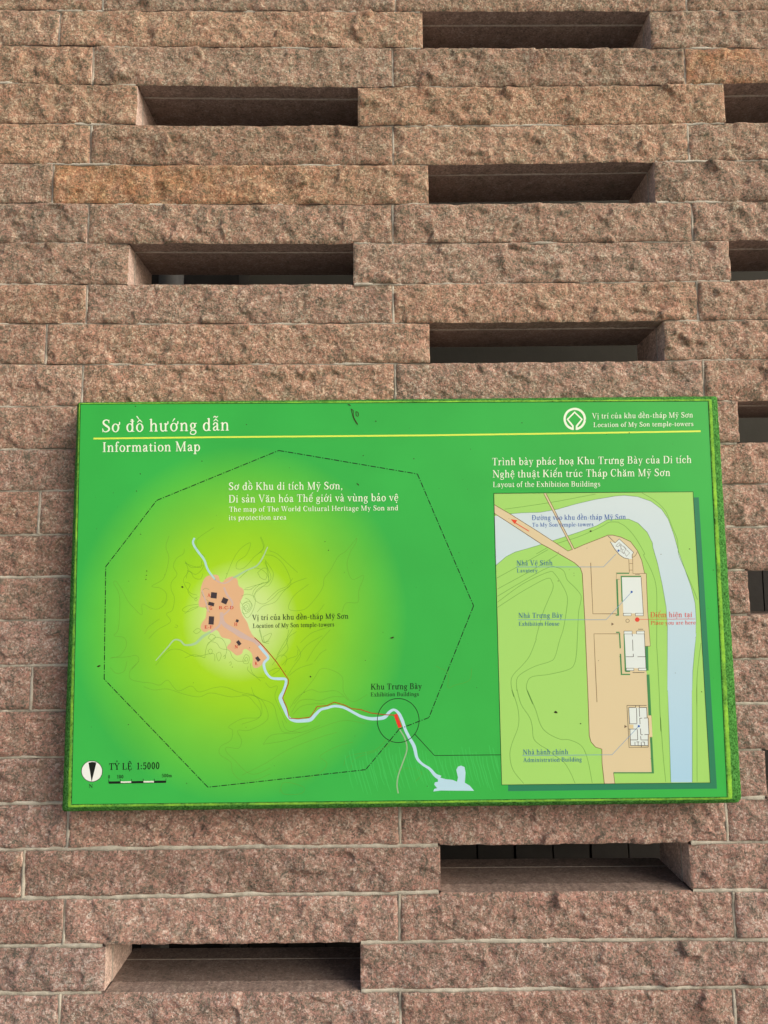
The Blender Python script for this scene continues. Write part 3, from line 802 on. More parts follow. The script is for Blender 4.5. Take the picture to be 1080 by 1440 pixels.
def glyph(ch, bold):
    key = (ch, round(bold, 4))
    if key in _cache: return _cache[key]
    dec = unicodedata.normalize('NFD', ch)
    b, marks = dec[0], dec[1:]
    bar = None
    if b == 'đ': b = 'd'; bar = bx(.25, .575, .50, .603)
    if b == 'Đ': b = 'D'; bar = bx(.02, .33, .34, .36)
    if b == 'i' and any(x in '\u0301\u0300\u0303\u0309' for x in marks): b = 'ı'
    adv, d = G[b]()
    parts = [d] + accents(b, marks, adv) + ([bar] if bar is not None else [])
    if '\u031b' in marks: adv += .05
    d = U(*parts) - bold
    V, F = march(d)
    _cache[key] = (adv, V, F)
    return _cache[key]
def march(d):
    V, F = [], []
    ins = d < 0
    c00, c10, c01, c11 = ins[:-1, :-1], ins[:-1, 1:], ins[1:, :-1], ins[1:, 1:]
    full = c00 & c10 & c01 & c11
    some = (c00 | c10 | c01 | c11) & ~full
    # runs of whole cells
    for j in range(full.shape[0]):
        row = full[j]; i = 0
        while i < len(row):
            if row[i]:
                k = i
                while k < len(row) and row[k]: k += 1
                n = len(V)
                x0, x1, y0, y1 = _gx[0, i], _gx[0, k], _gy[j, 0], _gy[j + 1, 0]
                V += [(x0, y0), (x1, y0), (x1, y1), (x0, y1)]; F.append([n, n + 1, n + 2, n + 3]); i = k
            else: i += 1
    for j, i in zip(*np.where(some)):
        cs = [(j, i), (j, i + 1), (j + 1, i + 1), (j + 1, i)]
        pl = []
        for a in range(4):
            p, q = cs[a], cs[(a + 1) % 4]
            dp, dq = d[p], d[q]
            if dp < 0: pl.append((_gx[p], _gy[p]))
            if (dp < 0) != (dq < 0):
                t = dp / (dp - dq)
                pl.append((_gx[p] + t * (_gx[q] - _gx[p]), _gy[p] + t * (_gy[q] - _gy[p])))
        if len(pl) >= 3:
            n = len(V); V += pl; F.append(list(range(n, n + len(pl))))
    return np.array(V).reshape(-1, 2), F

def text(pr, s, x0, x1, y0, y1, cap, layer, bold=0.0, space=.27, track=.035):
    """sets s from x0 to x1 along the baseline y0..y1, capitals cap pixels high"""
    pen, lay = 0.0, []
    for ch in s:
        if ch == ' ': pen += space; continue
        adv, V, F = glyph(ch, bold)
        lay.append((pen, V, F)); pen += adv + track
    sx = (x1 - x0) / (pen - track - .05); sy = cap / CP
    for off, V, F in lay:
        u = (V[:, 0] + off - .03) * sx
        px = x0 + u; py = y0 + (y1 - y0) * u / (x1 - x0) - V[:, 1] * sy
        pr.add(S(px, py, layer), [f[::1] for f in F])
def lettering(s, x0, x1, y0, y1, cap, rgb, parent, layer=9, bold=0.004, label=None, name='lettering', **k):
    pr = Print(); text(pr, s, x0, x1, y0, y1, cap, layer, bold, **k)
    return pr.done(name, rgb, parent, label)

# ------------------------------------------------------------------ heading
WHITE = (238, 252, 226)
lettering('Sơ đồ hướng dẫn', 143.5, 322.5, 607.6, 605.3, 17.2, WHITE, sign, bold=.004, label='large white heading lettering at the top left of the board', name='heading_lettering')
lettering('Information Map', 144.5, 281.5, 635.5, 634.2, 13.4, WHITE, sign, bold=.006, label='white English heading under the yellow line', name='heading_lettering')
Print().line([(131.5, 616.8), (300, 614.8), (600, 612.2), (800, 609.4), (985.3, 606.4)], 2.3, 4).done('heading_rule', (226, 247, 92), sign, 'thin yellow line under the heading')
p = Print()
p.ring(808.2, 589.2, 14.2, 3.2, 5, 97, 443, 60)
dm = zm((560, 550), 3.6, [(884, 196), (884, 177), (857, 143), (893, 107), (930, 143), (903, 177), (903, 196)])
p.line(dm, 2.7, 6)
p.done('emblem', WHITE, sign, 'white round emblem with a diamond inside a ring')
lettering('Vị trí của khu đền-tháp Mỹ Sơn', 832.8, 974.4, 588.6, 587.0, 7.4, WHITE, sign, bold=.004)
lettering('Location of My Son temple-towers', 834.7, 975, 600.6, 599, 6.4, WHITE, sign, bold=.006)
lettering('Sơ đồ Khu di tích Mỹ Sơn,', 321.7, 482, 689, 688, 10.4, WHITE, sign, bold=.004)
lettering('Di sản Văn hóa Thế giới và vùng bảo vệ', 321.9, 560, 706.7, 704.4, 10.4, WHITE, sign, bold=.004)
lettering('The map of The World Cultural Heritage My Son and', 322.5, 560, 719.7, 717.5, 7.0, WHITE, sign, bold=.004)
lettering('its protection area', 321.7, 402.8, 731.4, 730.7, 7.0, WHITE, sign, bold=.004)
lettering('Trình bày phác hoạ Khu Trưng Bày của Di tích', 692, 972.4, 654.3, 651, 10.2, WHITE, sign, bold=.004)
lettering('Nghệ thuật Kiến trúc Tháp Chăm Mỹ Sơn', 693, 942.5, 671.6, 669.3, 10.2, WHITE, sign, bold=.004)
lettering('Layout of the Exhibition Buildings', 693.4, 844, 685, 684, 7.4, WHITE, sign, bold=.004)

# ------------------------------------------------------------------ the site map on the left
p = Print()
C5, C6, C7, C8 = ((80, 730), 3.6), ((320, 730), 3.6), ((80, 930), 3.6), ((340, 930), 3.0)
CONT = [(C5, [(568, 85), (552, 140), (567, 195), (552, 270), (530, 310), (480, 340), (525, 350), (555, 380), (545, 430), (510, 455), (475, 450), (432, 430), (430, 485), (390, 450), (360, 415), (330, 360), (300, 315), (288, 325), (315, 380), (318, 470), (310, 560), (290, 590), (340, 600), (352, 640), (320, 690), (270, 705)]),
 (C5, [(645, 150), (640, 175), (605, 200), (590, 240), (608, 280), (580, 320), (580, 360), (595, 400), (585, 460), (555, 480), (575, 520), (510, 560), (465, 605)]),
 (C5, [(520, 505), (490, 525), (460, 550), (445, 580)]), (C5, [(650, 215), (665, 265), (640, 310), (672, 370), (710, 385)]),
 (C5, [(650, 215), (680, 245), (720, 240), (742, 232), (730, 260), (700, 280), (665, 262), (655, 300)]), (C5, [(720, 430), (660, 440), (635, 460), (660, 470), (715, 445)]),
 (C5, [(795, 42), (730, 85), (705, 115), (720, 165), (750, 190)]), (C5, [(850, 310), (890, 210), (930, 150), (980, 120), (960, 180), (915, 215), (910, 250), (950, 245), (1000, 190), (1045, 150), (1030, 90)]),
 (C5, [(500, 740), (560, 670), (620, 660), (700, 695), (790, 680), (800, 720)]), (C5, [(600, 535), (612, 540), (605, 550), (596, 545)]),
 (C5, [(275, 700), (350, 698), (400, 690), (415, 715), (380, 760)]), (C5, [(760, 640), (800, 600), (840, 610), (860, 660), (850, 700)]),
 (C6, [(170, 90), (185, 140), (150, 180)]), (C6, [(655, 95), (600, 160), (560, 190), (520, 260), (490, 300), (480, 350), (430, 420), (380, 460), (310, 455), (335, 390), (410, 330)]),
 (C6, [(655, 95), (650, 120), (625, 160), (605, 230), (630, 305), (690, 285), (665, 360), (660, 420), (600, 425), (580, 470)]),
 (C6, [(190, 180), (240, 190), (290, 240), (320, 330), (260, 370), (230, 400), (180, 430), (140, 410), (135, 380), (180, 340), (220, 300), (200, 240), (190, 205)]),
 (C6, [(210, 160), (250, 175), (300, 220), (355, 270)]), (C6, [(400, 298), (330, 325), (280, 370), (240, 420), (180, 440), (150, 470)]), (C6, [(490, 430), (460, 470), (430, 490)]),
 (C6, [(60, 300), (120, 250), (180, 260), (210, 310), (160, 330), (90, 350)]), (C6, [(330, 555), (290, 620), (250, 690)]), (C6, [(310, 560), (300, 620), (305, 660), (270, 700)]),
 (C6, [(370, 625), (420, 580), (470, 560), (530, 540)]), (C6, [(340, 720), (400, 640), (480, 590)]), (C6, [(400, 720), (450, 640), (520, 560)]), (C6, [(440, 720), (470, 680), (500, 660)]), (C6, [(160, 560), (180, 620), (210, 630)]),
 (C6, [(90, 400), (110, 410), (120, 440), (95, 470), (80, 440)]), (C6, [(70, 390), (100, 380), (140, 400), (130, 460), (100, 500), (75, 470)]),
 (C6, [(330, 300), (300, 340), (255, 360), (200, 410)]), (C6, [(350, 640), (370, 690), (330, 750), (300, 800)]), (C6, [(225, 740), (265, 690), (300, 700), (290, 740)]),
 (C7, [(355, 0), (340, 50), (300, 60), (270, 30)]), (C7, [(415, 0), (370, 50), (375, 90), (430, 105), (480, 110), (520, 120), (560, 95), (590, 130), (620, 150), (680, 125), (720, 155), (790, 135), (850, 130), (920, 155), (990, 170), (1040, 200), (1070, 270), (1050, 310), (970, 350), (915, 350), (935, 400), (920, 440), (860, 435), (860, 460), (900, 500), (960, 560), (1010, 570), (1080, 540)]),
 (C7, [(440, 128), (490, 145), (560, 140), (640, 165), (720, 180), (780, 160), (880, 180), (960, 175), (1000, 210), (1030, 250), (1020, 285), (940, 290), (870, 330), (890, 350), (880, 400), (830, 430), (825, 470), (880, 510), (890, 560), (930, 600), (1000, 602), (1080, 570)]),
 (C8, [(0, 140), (60, 150), (85, 200), (70, 240), (0, 265)]), (C8, [(90, 350), (200, 330), (330, 280), (430, 250), (520, 262)]), (C8, [(90, 350), (130, 310), (250, 300), (330, 270)]),
 (C8, [(0, 480), (100, 430), (200, 370), (330, 320), (400, 300)]), (C8, [(160, 550), (180, 510), (260, 530), (250, 558), (180, 560), (165, 540)]), (C8, [(430, 440), (450, 400), (560, 375), (610, 330)]),
 (C8, [(460, 450), (480, 410), (590, 370), (640, 330)]), (C8, [(200, 60), (240, 30), (300, 10)]), (C8, [(220, 180), (300, 80), (340, 30), (420, 60), (430, 130), (470, 170), (530, 140)]),
 (C8, [(170, 250), (190, 290), (250, 300)]), (C8, [(260, 500), (330, 470), (360, 430), (330, 400), (400, 360), (470, 340)]), (C8, [(820, 20), (870, 50), (870, 110), (900, 100), (960, 80), (970, 30)]), (C8, [(640, 470), (700, 450), (760, 470), (730, 510)]),
 (C8, [(210, 215), (240, 170), (280, 160), (330, 165), (380, 150), (430, 150)]), (C8, [(205, 195), (235, 150), (290, 120), (330, 130), (400, 125), (450, 165)]), (C8, [(215, 225), (250, 190), (300, 180), (350, 178)]),
 (C8, [(40, 110), (60, 150), (130, 180), (150, 240), (180, 300), (280, 270)]), (C8, [(100, 90), (120, 110), (150, 105), (140, 150), (165, 210), (190, 262)])]
C55 = ((260, 780), 6.75)
CONT += [(C55, q) for q in ([(0, 560), (60, 510), (130, 490)], [(90, 425), (105, 415), (118, 428), (105, 440), (90, 425)], [(190, 980), (200, 900), (230, 830), (300, 840), (340, 890), (420, 910), (450, 970), (500, 1010), (580, 1010)],
 [(0, 980), (90, 950), (190, 980)], [(220, 910), (245, 895), (262, 920), (240, 945), (220, 910)], [(300, 940), (330, 925), (345, 960), (320, 1010), (300, 960), (300, 940)], [(365, 970), (380, 955), (385, 980), (370, 990)], [(420, 1030), (435, 1015), (440, 1040), (425, 1052)],
 [(550, 1000), (575, 950), (610, 970), (600, 1030), (560, 1030), (550, 1000)], [(565, 1000), (580, 975), (595, 985), (590, 1010), (565, 1000)], [(600, 1060), (600, 1100), (680, 1160), (760, 1170)], [(620, 1030), (640, 1120), (720, 1200)],
 [(520, 430), (545, 470), (600, 440), (640, 480), (610, 540), (560, 560), (540, 500)], [(545, 480), (570, 455), (610, 470), (600, 520), (560, 520), (545, 480)], [(560, 490), (580, 475), (595, 490), (580, 510), (560, 490)],
 [(660, 400), (680, 340), (740, 300), (800, 290), (840, 180), (770, 60)], [(640, 380), (660, 330), (730, 270), (790, 260), (790, 160), (760, 70)], [(690, 170), (740, 130), (780, 140), (770, 230), (720, 220), (690, 170)],
 [(690, 660), (720, 740), (740, 830), (800, 820)], [(740, 780), (820, 745), (800, 800), (760, 830), (740, 780)], [(800, 1110), (860, 1080), (900, 1090), (830, 1140)], [(0, 80), (80, 110), (150, 120), (160, 60)], [(20, 150), (60, 170), (90, 220), (150, 230), (170, 180)],
 [(0, 260), (50, 280), (30, 350), (80, 410), (130, 400)], [(230, 330), (190, 320), (160, 360), (190, 420), (220, 440), (200, 500), (240, 550)], [(560, 330), (620, 330), (680, 290), (730, 280)],
 [(860, 1000), (900, 930), (960, 850), (990, 780), (1060, 730)], [(920, 1050), (980, 990), (1060, 960), (1075, 900)], [(80, 730), (120, 700), (150, 720), (110, 750), (80, 730)], [(220, 790), (250, 755), (290, 780), (260, 815), (220, 790)])]
for (c, s), q in CONT:
    p.line(zm(c, s, q), .40, 1, smooth=5)
p.done('contour_lines', (98, 156, 46), sign)
# faint printed terraces in the lower right of the green field
p = Print(); rt = random.Random(3)
for k in range(46):
    x = 486 + k * 4.7 + rt.uniform(-1, 1)
    y0 = rt.uniform(1050, 1072) if x < 640 else rt.uniform(1048, 1066)
    q = [(x + dx + rt.uniform(-.6, .6), y0 + t) for t, dx in ((0, 0), (12, 1.5), (24, 5.0), (36, 8), (48, 12))]
    q = [v for v in q if v[1] < 1118 and v[0] < 704 or v[1] < 1100 and v[0] < 704]
    if len(q) > 2: p.line(q, [1.0] + [1.5] * (len(q) - 2) + [.6], 1.4, smooth=4)
p.done('terrace_hatching', (64, 192, 86), sign)

Print().poly(zm((260, 780), 6.75, [(150, 330), (165, 270), (195, 215), (240, 195), (300, 190), (325, 215), (335, 255), (360, 260), (380, 235), (430, 210), (465, 210), (500, 240), (505, 280), (520, 305), (550, 325), (560, 360), (545, 410), (525, 450), (525, 510), (550, 580), (590, 640), (610, 700), (640, 760), (690, 810), (740, 870), (790, 930), (800, 970), (770, 1000), (735, 1040), (700, 1070), (660, 1075), (640, 1045), (645, 1000), (635, 940), (600, 905), (570, 895), (550, 910), (545, 935), (510, 955), (480, 950), (440, 915), (400, 890), (410, 860), (435, 835), (430, 805), (390, 795), (345, 780), (310, 720), (240, 715), (190, 735), (150, 700), (160, 650), (195, 600), (205, 540), (200, 505), (140, 495), (130, 450), (145, 400)]), 2, smooth=3).done('temple_zone', (224, 182, 140), sign, 'salmon patch of the temple valley')
p = Print()
p.line([(302, 814.7), (309, 819), (317, 820), (324, 816), (328, 812)], [2.0, 1.6, 1.4, 1.6, 2.0], 3, smooth=4)
p.line([(311.5, 861), (312.5, 873), (318, 880), (329, 886.5), (340, 893.5), (351, 898.5), (359, 902), (364.5, 908)], [4.5, 6, 6, 7, 8, 5, 5, 5], 3, smooth=4)
p.line([(315, 826), (319, 836), (327, 848), (322, 858), (313, 866)], [2.5, 3, 2.5, 2, 2], 3.1, smooth=4)
p.line([(311, 871), (308, 880), (302, 885), (296, 889)], [3, 3, 3, 3], 3.2, smooth=4)
p.line([(284, 830), (289, 845), (293, 860)], [1.5, 2, 1.5], 3.1, smooth=4)
p.done('stream', (206, 182, 172), sign, 'lavender grey stream through the temple valley')
p = Print()
p.line([(273.6, 756.4), (271.5, 764), (279, 776.5), (287, 787), (292.5, 801.5), (302.5, 815.2)], [2.6, 3.0, 3.2, 3.2, 3.0, 2.4], 3, smooth=5)
p.done('stream', (176, 222, 218), sign, 'pale blue stream at the top of the valley')
p = Print()
p.line([(376.4, 769), (369, 785), (360.5, 796), (347, 802), (332.5, 810.5), (328, 812.2)], [1.4, 2, 2, 2, 3, 2], 3, smooth=5)
p.done('stream', (168, 208, 156), sign); p = Print()
p.line([(296.5, 888.7), (285.5, 895), (274.5, 905), (260.5, 907), (253.6, 901), (245, 900), (235.5, 910.5), (219, 929)], [3, 4, 3.5, 2.6, 2.4, 2, 1.8, 1.2], 3, smooth=5)
p.done('stream', (168, 208, 156), sign)
p = Print()
rv = [(364.5, 908), (370, 915), (375.5, 921.5), (377, 926), (371.5, 932), (371.7, 939), (375, 947), (381.5, 953.3), (391, 954.5), (401, 955), (402, 961), (398.5, 972), (394.5, 982), (400, 996), (406, 1009), (414.5, 1013.5), (426, 1013.5), (436.5, 1012), (444, 1004.5), (451, 998), (460, 995.5), (470, 993), (480, 994), (488, 997), (499, 1003), (508, 1007.5), (520, 1010.5), (531, 1010.5), (541, 1008.5), (548, 1001), (554.5, 998.2), (561, 1003.5), (566, 1014), (570, 1026), (576, 1038), (582.5, 1050), (586.5, 1066), (594, 1074.5), (604, 1081), (612, 1090), (619, 1094)]
rw = [4, 4, 3.6, 3.4, 3.6, 3.6, 3.4, 3.2, 4, 3.6, 3.6, 3.6, 5.6, 5, 3.6, 4.5, 5, 5.2, 4.5, 3.6, 3.6, 3.6, 3.6, 3.6, 3.8, 4, 4.4, 4.8, 5, 4, 3.4, 4.2, 4.6, 4, 4.4, 5, 4, 3.4, 3.8, 5, 7]
p.line(rv, rw, 3, smooth=5)
p.poly(zm((340, 930), 3, [(826, 487), (860, 497), (890, 500), (908, 508), (912, 490), (905, 458), (912, 444), (925, 440), (940, 446), (944, 470), (941, 512), (962, 525), (980, 546), (840, 545), (808, 549), (812, 538), (824, 535), (812, 520), (815, 510), (828, 508)]), 3.5)
p.done('river', (184, 222, 238), sign, 'pale blue river winding to a small lake')
Print().line(zm((340, 930), 3, [(664, 284), (688, 325), (697, 370), (682, 420), (662, 475), (655, 520), (660, 557)]), 1.9, 3.8, smooth=5).done('road', (146, 186, 142), sign, 'thin grey road below the red block')
p = Print()
p.line([(357.8, 896.6), (366, 904), (375, 914), (389, 931), (405.5, 955.5)] + zm((340, 930), 3, [(196, 95), (172, 155), (190, 195), (200, 240), (240, 242), (290, 235), (318, 190), (360, 187), (390, 172), (430, 183), (465, 200), (500, 203), (545, 218), (600, 225), (645, 227)]), 1.25, 4.5)
p.done('route_line', (172, 62, 24), sign, 'thin red brown route beside the river')
Print().poly(zm((340, 930), 3, [(641, 226), (655, 220), (676, 276), (661, 282)]), 5).done('building_mark', (226, 58, 44), sign, 'red block inside the circle')
p = Print().ring(560, 1013.2, 29.4, 1.0, 5.5, ry=31.0)
p.line([(583.5, 1032.6), (611, 1062.4), (704.5, 1061.4)], .95, 5.5)
p.done('callout_ring', (22, 52, 26), sign, 'black circle with a leader line to the layout plan')
# dash-dot boundary
p = Print()
BD = [(392, 633.5), (587, 666.5), (666, 852), (603.2, 1009), (561.7, 1025), (514.3, 1082.3), (292.5, 1107), (146.5, 955), (148.8, 796.8), (220.3, 703.8)]
for a, b in zip(BD, BD[1:] + BD[:1]):
    a, b = np.array(a), np.array(b); ln_ = np.linalg.norm(b - a); d = (b - a) / ln_; t = 0
    while t < ln_:
        for L_, gp in ((7.6, 2.0), (1.5, 2.0)):
            e = min(t + L_, ln_)
            if e > t: p.line([tuple(a + d * t), tuple(a + d * e)], 1.25, 5)
            t += L_ + gp
p.done('boundary_line', (14, 44, 20), sign, 'dash-dot outline of the protected area')
def rotrect(cx, cy, w, h, deg):
    a = math.radians(deg); c, s = math.cos(a), math.sin(a)
    return [(cx + x * c - y * s, cy + x * s + y * c) for x, y in ((-w / 2, -h / 2), (w / 2, -h / 2), (w / 2, h / 2), (-w / 2, h / 2))]
for q in ((275, 386, 57, 56, 6), (250, 468, 57, 33, 14), (378, 438, 54, 54, 24), (251, 624, 50, 78, 4), (497, 628, 26, 26, 25), (512, 838, 32, 46, -36), (693, 990, 32, 46, -36)):
    Print().poly(zm((260, 780), 6.75, rotrect(*q)), 5).done('temple_mark', (66, 58, 62), sign)
RED = (205, 36, 22)
for s, a, b, y, c in (('A', 291.9, 296.0, 839.2, 4.6), ('G', 294.8, 298.6, 857.2, 4.6), ('B-C-D', 308, 328.4, 856.6, 4.2), ('E-F', 287.9, 299, 883.8, 4.2), ('H', 329.6, 333.8, 880, 4.4), ('N', 330.2, 334.6, 911.6, 4.4), ('K', 358.6, 362.2, 935, 4.4)):
    lettering(s, a, b, y, y, c, RED, sign, 7, bold=.02)
DK = (24, 50, 26)
lettering('Vị trí của khu đền-tháp Mỹ Sơn', 355, 490, 872, 869.8, 7.3, DK, sign, bold=.010)
lettering('Location of My Son temple-towers', 356, 470, 883, 880.9, 6.0, DK, sign, bold=.008)
lettering('Khu Trưng Bày', 521.7, 593, 969.6, 968.8, 8.0, DK, sign, bold=.010)
lettering('Exhibition Buildings', 521.5, 589, 979.3, 978.6, 5.6, DK, sign, bold=.008)
# compass and scale
cmp_ = Print().disc(129.3, 1084.6, 14.9, 4, 40).done('compass', (236, 242, 236), sign, 'white round compass with a black needle')
p = Print().poly([(124.4, 1072.4), (130, 1071.2), (135.6, 1072.4), (129.0, 1099.2)], 6); p.done('needle', (16, 22, 18), cmp_)
Print().ring(129.3, 1084.6, 14.7, .9, 5).done('compass_rim', (60, 66, 62), cmp_)
lettering('N', 125.2, 130.6, 1107.6, 1107.6, 4.8, DK, sign, bold=.010)
lettering('TỶ LỆ', 153.6, 186, 1082.4, 1082, 9.0, (12, 36, 14), sign, bold=.014)
lettering('1:5000', 192.5, 224.4, 1081.8, 1081.2, 9.2, (12, 36, 14), sign, bold=.014)
lettering('0', 152.0, 154.8, 1094.6, 1094.6, 4.6, (12, 36, 14), sign, bold=.014)
lettering('100', 164.6, 173.6, 1094.4, 1094.4, 4.6, (12, 36, 14), sign, bold=.014)
lettering('500m', 227.6, 241.8, 1093, 1092.8, 4.6, (12, 36, 14), sign, bold=.014)
sc = Print(); ub = [153, 169.4, 185, 201.4, 217, 233.4]
sc.poly([(153, 1098.9), (233.4, 1097.7), (233.4, 1100.9), (153, 1102.2)], 4)
for x in ub: sc.line([(x, 1096.0 - (x - 153) * .015), (x, 1101 - (x - 153) * .015)], .8, 5)
sb = sc.done('scale_bar', (16, 26, 18), sign, 'black and white scale bar')
for a, b in ((ub[1], ub[2]), (ub[3], ub[4])):
    w_ = Print(); w_.poly([(a + .5, 1099.0 - (a - 153) * .015), (b - .5, 1099.0 - (b - 153) * .015), (b - .5, 1101.2 - (b - 153) * .015), (a + .5, 1101.2 - (a - 153) * .015)], 6); w_.done('white_segment', (226, 236, 220), sb)

# ------------------------------------------------------------------ the layout plan on the right
Print().poly([(714.2, 800), (975.5, 699.6), (982.6, 699.2), (1008.2, 1109), (714.4, 1112.6)], 2).done('plan_shadow', (44, 130, 92), sign, 'dark teal printed drop edge of the plan')
IN = [(694.4, 693.8), (974.5, 691.6), (998.6, 1100.6), (705.6, 1103.6)]
plan = Print().poly(IN, 4).done('layout_plan', (164, 219, 112), sign, 'pale green layout plan with a river and buildings')
Z1, Z2, Z3, Z4, Z5 = ((680, 630), 5.4), ((860, 630), 5.4), ((680, 770), 5.4), ((820, 770), 5.4), ((820, 880), 5.4)
Z6, Z6b, Z7, Z7b, Z8 = ((840, 740), 12.0), ((680, 970), 5.4), ((850, 970), 5.143), ((870, 980), 18.0), ((690, 900), 6.75)
def z(c, *pts): return zm(c[0], c[1], pts)
up = z(Z1, (200, 500), (290, 492), (430, 488), (560, 465), (700, 425), (850, 390), (1000, 365)) + z(Z2, (100, 360), (200, 370), (300, 405), (380, 465), (430, 540), (470, 650), (510, 790)) + z(Z4, (760, 130), (820, 300), (850, 420), (858, 540), (855, 660)) + z(Z5, (860, 50), (845, 200), (832, 350), (828, 500)) + z(Z7, (632, 0), (635, 300), (635, 669))
lo = z(Z7, (480, 669), (468, 300), (458, 0)) + z(Z5, (640, 500), (640, 0)) + z(Z4, (630, 450), (600, 280), (565, 120), (530, 0)) + z(Z2, (310, 720), (270, 640), (200, 570), (130, 540), (70, 540)) + z(Z1, (940, 545), (860, 590), (720, 640), (600, 680), (520, 705), (440, 732), (330, 765), (240, 790), (200, 810)) + z(Z3, (170, 70), (95, 135))
m, N, L, P = new_mat('printed_water')
geo = N.new('ShaderNodeNewGeometry'); sx_ = N.new('ShaderNodeSeparateXYZ'); L.new(geo.outputs['Position'], sx_.inputs[0])
mr = N.new('ShaderNodeMapRange'); mr.inputs[1].default_value = float(S(960, 1090)[2]); mr.inputs[2].default_value = float(S(960, 710)[2]); L.new(sx_.outputs[2], mr.inputs[0])
rp = N.new('ShaderNodeValToRGB'); rp.color_ramp.elements[0].color = ink(172, 214, 236); rp.color_ramp.elements[1].color = ink(208, 226, 228); L.new(mr.outputs[0], rp.inputs['Fac']); L.new(rp.outputs['Color'], P.inputs['Base Color'])
P.inputs['Roughness'].default_value = .38; P.inputs['Specular IOR Level'].default_value = .3
Print().poly(up + lo + [(694.9, 726)], 5).done('river', m, plan)
p = Print()
for q in (up, lo):
    Print().line(q, .6, 6).done('bank_line', (96, 140, 90), plan)
inner = z(Z6, (180, 155), (260, 150), (400, 185), (560, 260), (680, 420), (750, 580), (795, 790), (825, 800), (835, 1080)) + z(Z4, (490, 480), (510, 748), (470, 750)) + z(Z5, (478, 340), (485, 370), (495, 680), (518, 680)) + z(Z7, (340, 185), (345, 340), (328, 345), (340, 595))
yard = z(Z1, (80, 430), (200, 500), (430, 645), (640, 782), (690, 765), (760, 735), (900, 680), (945, 662)) + inner + z(Z7, (65, 600), (75, 677)) + z(Z6b, (917, 712), (900, 560), (898, 450), (850, 435), (815, 395), (803, 350), (795, 100)) + z(Z5, (15, 0)) + z(Z3, (750, 200), (735, 155), (690, 115), (560, 40), (490, 0)) + z(Z1, (440, 730), (250, 605), (80, 495))
p = Print().poly(yard, 7)
p.poly(z(Z1, (457, 344), (475, 344), (690, 768), (676, 774)), 7.4)
p.done('yard', (220, 205, 164), plan, 'tan paved yard and roads')
BR = (120, 92, 58)
p = Print()
n_up = 8
p.line(z(Z1, (80, 430), (200, 500), (430, 645), (640, 782), (672, 771)), .8, 8); p.line(z(Z1, (690, 766), (760, 735), (900, 680), (945, 662)) + z(Z6, (260, 150), (400, 185), (560, 260), (680, 420), (750, 580), (795, 790), (825, 800), (835, 1080)) + z(Z4, (490, 480), (510, 748), (470, 750)), .85, 8)
p.line(z(Z1, (80, 495), (250, 605), (440, 730)) + z(Z3, (490, 0), (560, 40), (690, 115), (735, 155), (750, 200)) + z(Z5, (15, 0)) + z(Z6b, (795, 100), (803, 350), (815, 395), (850, 435), (898, 450), (900, 560), (917, 712)), .85, 8)
p.line(z(Z1, (457, 346), (676, 772)), .75, 8.2); p.line(z(Z1, (475, 346), (690, 768)), .75, 8.2)
p.line(z(Z3, (813, 115), (830, 503), (1010, 503)), .9, 8.2); p.line(z(Z3, (1030, 655), (838, 655)) + z(Z5, (92, 300), (105, 580)), .8, 8.4)
p.line(z(Z5, (495, 680), (518, 680)) + z(Z7, (345, 340), (328, 345)), .7, 8.4)
p.line(z(Z7, (65, 600), (75, 677)), .7, 8.4)
p.line(z(Z6, (530, 560), (540, 780)), .7, 8.6); p.line(z(Z6, (595, 540), (600, 800), (800, 798)), .7, 8.6); p.line(z(Z6, (540, 630), (595, 630)), .6, 8.7); p.line(z(Z6, (540, 740), (595, 740)), .6, 8.7)
p.line(z(Z6, (590, 530), (640, 495), (675, 430)), .7, 8.8, smooth=4)
p.line(z(Z6, (320, 780), (320, 900), (375, 895)), .5, 8.9)
p.done('yard_outline', BR, plan)
HG = (70, 142, 84)
p = Print()
for q in (z(Z4, (255, 195), (350, 195)), z(Z4, (285, 219), (440, 219)), z(Z5, (320, 346), (357, 346)), z(Z5, (285, 369), (357, 369)), z(Z7, (65, 600), (358, 600)), z(Z4, (247, 513), (272, 513)), z(Z4, (250, 644), (277, 644))):
    p.line(q, 1.7, 9)
for q, w in ((z(Z4, (256, 240), (266, 513)), 2.4), (z(Z4, (290, 222), (296, 410)), 1.8), (z(Z4, (276, 650), (282, 765)), 1.8), (z(Z5, (312, 62), (321, 345)), 2.0), (z(Z5, (283, 213), (291, 372)), 2.0), (z(Z5, (483, 157), (487, 340)), 3.6), (z(Z5, (492, 370), (507, 680)), 4.0), (z(Z7, (337, 345), (350, 597)), 3.0)):
    p.line(q, w, 9.2)
p.done('hedge', HG, plan, 'dark green hedge strips along the buildings')
WB = (224, 236, 232)
BLK = (70, 66, 56)
b1 = Print().poly(z(Z4, (294, 226), (440, 226), (457, 500), (305, 500)), 10)
b1.rect(*z(Z4, (305, 500))[0], *z(Z4, (365, 518))[0], 9.8); b1.rect(*z(Z4, (397, 500))[0], *z(Z4, (457, 516))[0], 9.8)
b1 = b1.done('plan_building', WB, plan, 'white upper exhibition house')
p = Print().line(z(Z4, (440, 226), (457, 500)), .7, 11)
for a, b_ in ((305, 365), (397, 457)): p.line(z(Z4, (a, 499), (b_, 499), (b_, 518), (a, 518), (a, 499)), .7, 11.3)
p.line(z(Z4, (395, 205), (430, 205)), .6, 11); p.done('plan_wall', BLK, b1)
b2 = Print().poly(z(Z5, (314, 62), (465, 62), (477, 322), (327, 322)), 10)
for q in ((310, 40, 372, 62), (405, 40, 465, 62), (328, 322, 385, 340), (420, 322, 480, 340)): b2.poly(z(Z5, (q[0], q[1]), (q[2], q[1]), (q[2], q[3]), (q[0], q[3])), 9.8)
b2 = b2.done('plan_building', WB, plan, 'white middle exhibition house')
p = Print()
